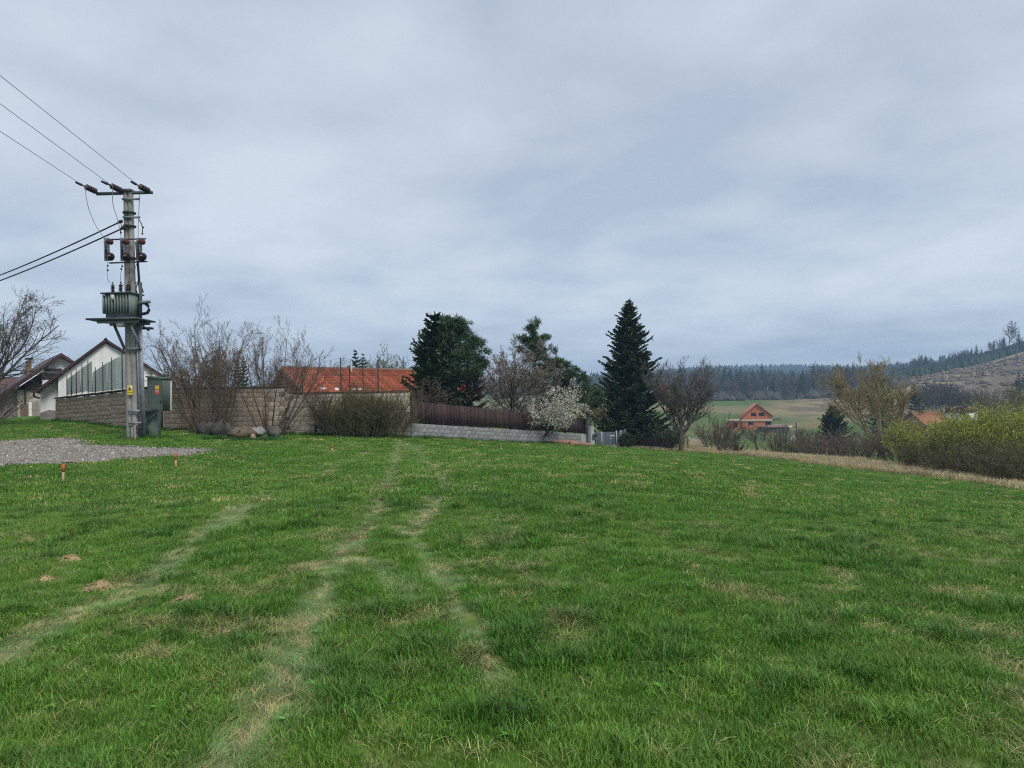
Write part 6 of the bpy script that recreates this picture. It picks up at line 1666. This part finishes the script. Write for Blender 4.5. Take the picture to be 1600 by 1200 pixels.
for px in np.arange(1085, 1345, 4.6):
    q = px + rngf.uniform(-2, 2); d = 350 + rngf.uniform(0, 45)
    bare = rngf.uniform() < 0.78
    far_tree((fb if bare else fs)[int(rngf.integers(0, 3 if bare else 2))], q, d, rngf.uniform(8, 13) * (1.0 + 0.35 * (px > 1270)), LB if bare else LC, 'far tree belt')
for px in np.arange(1090, 1350, 7.0):
    q = px + rngf.uniform(-3, 3); d = 400 + rngf.uniform(0, 60); bare = rngf.uniform() < 0.55
    far_tree((fb if bare else fs)[int(rngf.integers(0, 3 if bare else 2))], q, d, rngf.uniform(10, 15), LB if bare else LC, 'far tree belt')
for px, hh, lab in ((1157.5, 15, 'tall pointed spruce standing out of the far tree belt above the brick house'), (1191.5, 16.5, 'tallest thin spruce standing out of the far tree belt, right of the brick house'), (1104.5, 15, 'pointed dark conifer at the left end of the far tree belt'), (1133, 16, 'round-headed conifer in the far belt left of the brick house roof')):
    far_tree(fs[0], px, 405, hh, lab, 'far tree belt')
# grey wood in front of the cleared hillside
LG = 'tall grey bare tree in the grove below the cleared hillside'
for k in range(26):
    px = rngf.uniform(1428, 1512); far_tree(fb[int(rngf.integers(0, 3))], px, rngf.uniform(190, 230), (11.5 - abs(px - 1466) * 0.085) * rngf.uniform(.85, 1.1), LG, 'grey grove below the cleared hillside')
LR = 'purple-grey bare tree at the foot of the hillside near the right edge'
for k in range(22):
    px = rngf.uniform(1512, 1612); far_tree(fb[int(rngf.integers(0, 3))], px, rngf.uniform(200, 240), rngf.uniform(5.5, 9.5), LR, 'bare trees at the foot of the hillside')
for px, d, hh, lab in ((1378, 120, 10.6, 'dark conifer rising behind the golden tree, taller one'), (1369, 124, 9.6, 'dark conifer rising behind the golden tree, left one'), (1388, 126, 9.8, 'dark conifer rising behind the golden tree, right one'), (1428, 150, 9.2, 'dark conifer between the golden tree and the grey grove'), (1592, 235, 13.5, 'dark conifer mass at the right edge on the hillside, left one'), (1606, 240, 15, 'dark conifer cut by the right edge on the hillside')):
    far_tree(fs[1], px, d, hh, lab, 'dark conifers at the right')
LH = 'bare tree sticking out above the young spruces on the ridge'
for px, hh in ((1397, 11), (1404, 9), (1412, 12), (1429, 13), (1437, 14), (1443, 14), (1449, 11), (1487, 12), (1497, 12), (1503, 12), (1510, 11), (1516, 11), (1553, 13), (1563, 14), (1594, 12)):
    far_tree(fb[int(rngf.integers(0, 3))], px, 455 + (px - 1400) * .12, hh * 1.0, LH, 'bare trees on the ridge')
def lone():
    p = P(1577.5, 556, 462); p[2] = h(p[0], p[1])
    w = tree_wood(621, 23, 12, .36, 9, 7, 6, 3, ang=.62, up=.10, minr=.045, t0=.6)
    plant('lone_tree', p, w, M_bark, M_twig_grey, 'tall lone bare tree with a high crown on the skyline of the ridge', 'tree')
lone()
for px, hh, lab in ((1520, 10.5, 'taller dark conifer among the young spruces, left one'), (1527.5, 12, 'taller dark conifer among the young spruces, right one'), (1571, 12.5, 'pointed dark spruce just left of the lone tree'), (1594.5, 13, 'pointed dark spruce on the ridge right of the lone tree')):
    far_tree(fs[0], px, 452, hh, lab, 'dark conifers on the ridge')
# trees far behind the walls at the left
for px, d, hh, pr, lab in ((262, 75, 4.2, fs[1], 'dark treetop peeping over the wall beside the cabinet'), (372, 70, 4.5, fs[0], 'small pointed conifer behind the wall between the hazels, left one'), (381, 72, 5.0, fs[0], 'small pointed conifer behind the wall between the hazels, right one'),
        (556, 95, 7.2, fs[1], 'round dark treetop above the red roof ridge'), (568, 97, 6.9, fs[0], 'second dark treetop above the red roof ridge')):
    far_tree(pr, px, d, hh, lab, 'treetops behind the left walls')
for seed, px, py, d, L, lab, lm in ((571, 290, 640, 60, 3.3, 'yellow-green bush showing above the wall behind the left hazel', M_leaf_olive), (572, 599, 640, 90, 6.6, 'pale green leafy treetop above the right end of the red roof', M_leaf_olive), (573, 616, 640, 92, 6.2, 'small pale green treetop beside the dark spruce', M_leaf_olive)):
    bush(seed, px, py, d, L * .8, L, lab, M_twig_olive, 30, 1.2, .5, (.08, .16, .08), lm, 3000, 'leafy_bush', 'leafy treetops behind the left walls', None, (6, 5), .01)
for t in fb + fs:
    for c in list(t.children): bpy.data.objects.remove(c)
    bpy.data.objects.remove(t)

# young spruce plantation on the ridge and the forest on the far hill: masses nobody could count
def cone_forest(name, X, Y, hts, wid, mt, label, cat, seed):
    rng = np.random.default_rng(seed); n = len(X); Z = H0(X, Y); k = 6
    V = []; F = []
    ang = np.arange(k) * 2 * math.pi / k
    rings = [(0.0, .85), (.30, 1.0), (.34, .70), (.62, .62), (.66, .40), (1.0, .03)]
    j = rng.uniform(.7, 1.3, (n, len(rings), k)); a0 = rng.uniform(0, 6.28, n)
    for ri, (t, r) in enumerate(rings):
        a = ang[None] + a0[:, None]
        rad = (wid * r)[:, None] * j[:, ri]
        V.append(np.stack([X[:, None] + np.cos(a) * rad, Y[:, None] + np.sin(a) * rad, (Z + hts * t)[:, None] + rng.normal(0, .04, (n, k)) * hts[:, None]], -1))
    V = np.stack(V, 1)
    i = np.arange(k); jn = (i + 1) % k
    f = np.concatenate([np.stack([i, jn, jn + k, i + k], 1) + s * k for s in range(len(rings) - 1)])
    Fa = (f[None] + (np.arange(n) * k * len(rings))[:, None, None]).reshape(-1, 4)
    o = part(name, [(V.reshape(-1, 3), Fa)], mt); tag(o, label, cat, None, 'stuff')
M_young = mat('young_spruce', (0.035, 0.062, 0.036), (0.02, 0.04, 0.026), scale=.15, island=.35)
M_forest = mat('forest_far', (0.036, 0.050, 0.036), (0.022, 0.033, 0.028), scale=.02, island=.45, hue=.03)
rng = np.random.default_rng(88)
def ridge_plant():
    px = rng.uniform(1395, 1640, 1500); d = 425 + (px - 1400) * 0.13 + rng.uniform(0, 34, 1500) 
    X = (px - 800) / FPX * d; ht = rng.uniform(3.6, 6.6, 1500)
    cone_forest('young_spruces', X, d, ht, ht * .26, M_young, 'band of young dark spruces along the ridge above the cleared hillside', 'plantation', 5)
ridge_plant()
def far_forest():
    n = 9000
    Y = rng.uniform(760, 1900, n); X = Y * rng.uniform(-0.12, 0.78, n)
    ht = rng.uniform(10, 19, n)
    cone_forest('forest', X, Y, ht, ht * .30, M_forest, 'blue hazy forest covering the far hill', 'forest', 6)
    n = 900
    Y = rng.uniform(560, 760, n); X = Y * rng.uniform(0.02, 0.5, n); ht = rng.uniform(8, 15, n)
    cone_forest('forest_edge', X, Y, ht, ht * .32, M_forest, 'dark wood between the far tree belt and the hazy hill', 'forest', 7)
far_forest()
def belt_undergrowth():
    n = 700; px = rng.uniform(1080, 1420, n); d = rng.uniform(345, 400, n); X = (px - 800) / FPX * d; ht = rng.uniform(1.2, 4.2, n)
    cone_forest('undergrowth', X, d, ht, ht * .75, mat('undergrowth_brown', (0.075, 0.068, 0.05), (0.04, 0.038, 0.03), scale=.2, island=.4), 'dark undergrowth along the foot of the far tree belt', 'undergrowth', 9)
belt_undergrowth()
def hillside_brush():
    """heather, stumps and brash on the cleared hillside"""
    n = 1500; px = rng.uniform(1420, 1640, n); d = rng.uniform(262, 425, n); X = (px - 800) / FPX * d
    ht = rng.uniform(.3, 1.3, n) * (fbm(X * .06, d * .06, 301, 3) > .45)
    k = ht > 0; cone_forest('brash', X[k], d[k], ht[k], ht[k] * 1.3, mat('brash_brown', (0.20, 0.16, 0.115), (0.11, 0.09, 0.07), scale=.2, island=.4), 'brown brash and heather clumps on the cleared hillside', 'brush', 8)
hillside_brush()

# ---------------------------------------------------------------- stakes and molehills on the meadow
M_stake = mat('stake_wood', (0.52, 0.38, 0.20), (0.40, 0.28, 0.15), scale=12)
M_stakered = mat('stake_red', (0.60, 0.13, 0.05), (0.50, 0.10, 0.04), scale=12)
for i, (x, y, hp, lab) in enumerate(((98.5, 755, 25, 'red-topped survey stake nearest the camera, at the left below the gravel'), (275, 731.5, 21, 'red-topped survey stake in front of the gravel end'), (519, 707, 9, 'small red-topped survey stake in the grass before the twiggy shrubs'), (783, 704.5, 7, 'tiny red-topped survey stake farthest right, before the grey wall'))):
    p = gat(x, y); hh = hp / FPX * p[1] * 1.15; s = 0.042 if i < 2 else .045
    t = thing('survey_stake', tuple(p), lab, 'stake', 'survey stakes in the meadow')
    lean = np.array([0.03 if i == 0 else -.02, 0, 1.0]); m_ = p + lean * hh * .58; e_ = p + lean * hh
    part('shaft', [beam(p - lean * .12, m_, s, s * .8, up=(0, 1, 0))], M_stake, t); part('painted_top', [beam(m_, e_, s + .004, s * .8 + .004, up=(0, 1, 0))], M_stakered, t)
M_mole = mat('molehill_soil', (0.43, 0.33, 0.17), (0.28, 0.21, 0.11), scale=14, bump=.02, bscale=40)
for i, (p, w) in enumerate(MOLEP):
    r = w / FPX * p[1] * .62; rg = np.random.default_rng(700 + i); parts = []
    nr, na = 7, 18; V = []
    for a in range(nr):
        f = a / (nr - 1)
        for b in range(na):
            an = b * 6.283 / na; rr = r * f * (1 + .18 * math.sin(3 * an + i)) ; x_, y_ = p[0] + rr * math.cos(an), p[1] + rr * .85 * math.sin(an)
            V.append([x_, y_, h(x_, y_) + r * .40 * (1 - f ** 1.6) * rg.uniform(.75, 1.25) - .015 * f])
    F = [[a * na + b, (a + 1) * na + b, (a + 1) * na + (b + 1) % na, a * na + (b + 1) % na] for a in range(nr - 1) for b in range(na)]
    parts.append((np.array(V), np.array(F)))
    for k in range(60):
        an = rg.uniform(0, 6.28); rr = r * math.sqrt(rg.uniform(0, 1.1)); x_, y_ = p[0] + rr * math.cos(an), p[1] + rr * math.sin(an); s = r * rg.uniform(.04, .13)
        bx_ = box((0, 0, 0), (s, s, s * .8)); parts.append((bx_[0] * rg.uniform(.6, 1.3, (8, 1)) + [x_, y_, h(x_, y_) + r * .40 * max(0, 1 - (rr / r) ** 1.6) + s * .2], BOXF))
    o = part('molehill', parts, M_mole)
    tag(o, ['molehill of brown soil at the far left, upper one beside a dry tuft', 'low molehill at the far left edge of the group', 'flat molehill behind the biggest ones at the left', 'crumbly molehill second from the right in the left group', 'largest pale molehill, rightmost of the left group', 'tiny dry earth patch far out on the right half of the meadow', 'tiny dry earth patch near the right side of the meadow', 'small bit of bare earth in the bottom left foreground'][i], 'molehill', 'molehills in the meadow')
# a few dandelions near the gravel
for i, (x, y) in enumerate(((122, 723), (204, 723.5), (48, 738), (316, 714.5), (235, 727))):
    p = gat(x, y); t = thing('dandelion', tuple(p), ['yellow dandelion just right of the nearest stake', 'yellow dandelion midway between the two stakes', 'yellow dandelion left of the nearest stake at the gravel edge', 'yellow dandelion right of the second stake', 'yellow dandelion below the gravel, left of the second stake'][i], 'flower', 'dandelions by the gravel')
    part('stalk', polytube([p, p + [0.01, 0, .09]], .004, 5), M_box, t); part('flower_head', lathe(p + [0.01, 0, .09], [(0, .01), (.008, .03), (.016, .032), (.02, .012)], (0, -.2, 1), 10), mat('dandelion', (.75, .5, .01), (.65, .42, .01)) if i == 0 else bpy.data.materials['dandelion'], t)

# ---------------------------------------------------------------- haze
def haze():
    lo = np.array([-LIM - 40, -LIM - 40, -9.6]); hi = np.array([LIM + 40, LIM + 40, 110.0])
    o = part('haze', [box((lo + hi) / 2, hi - lo)], None)
    m = bpy.data.materials.new('haze_air'); m.use_nodes = True; nt = m.node_tree; nt.nodes.clear()
    out = nt.nodes.new('ShaderNodeOutputMaterial'); v = nt.nodes.new('ShaderNodeVolumePrincipled')
    v.inputs['Color'].default_value = (0.46, 0.71, 1.0, 1); v.inputs['Density'].default_value = HAZE; v.inputs['Anisotropy'].default_value = 0.0
    nt.links.new(v.outputs[0], out.inputs['Volume']); o.data.materials.append(m)
    tag(o, 'thin bluish haze over the whole valley', 'haze', None, 'stuff')
HAZE = 0.00052
haze()
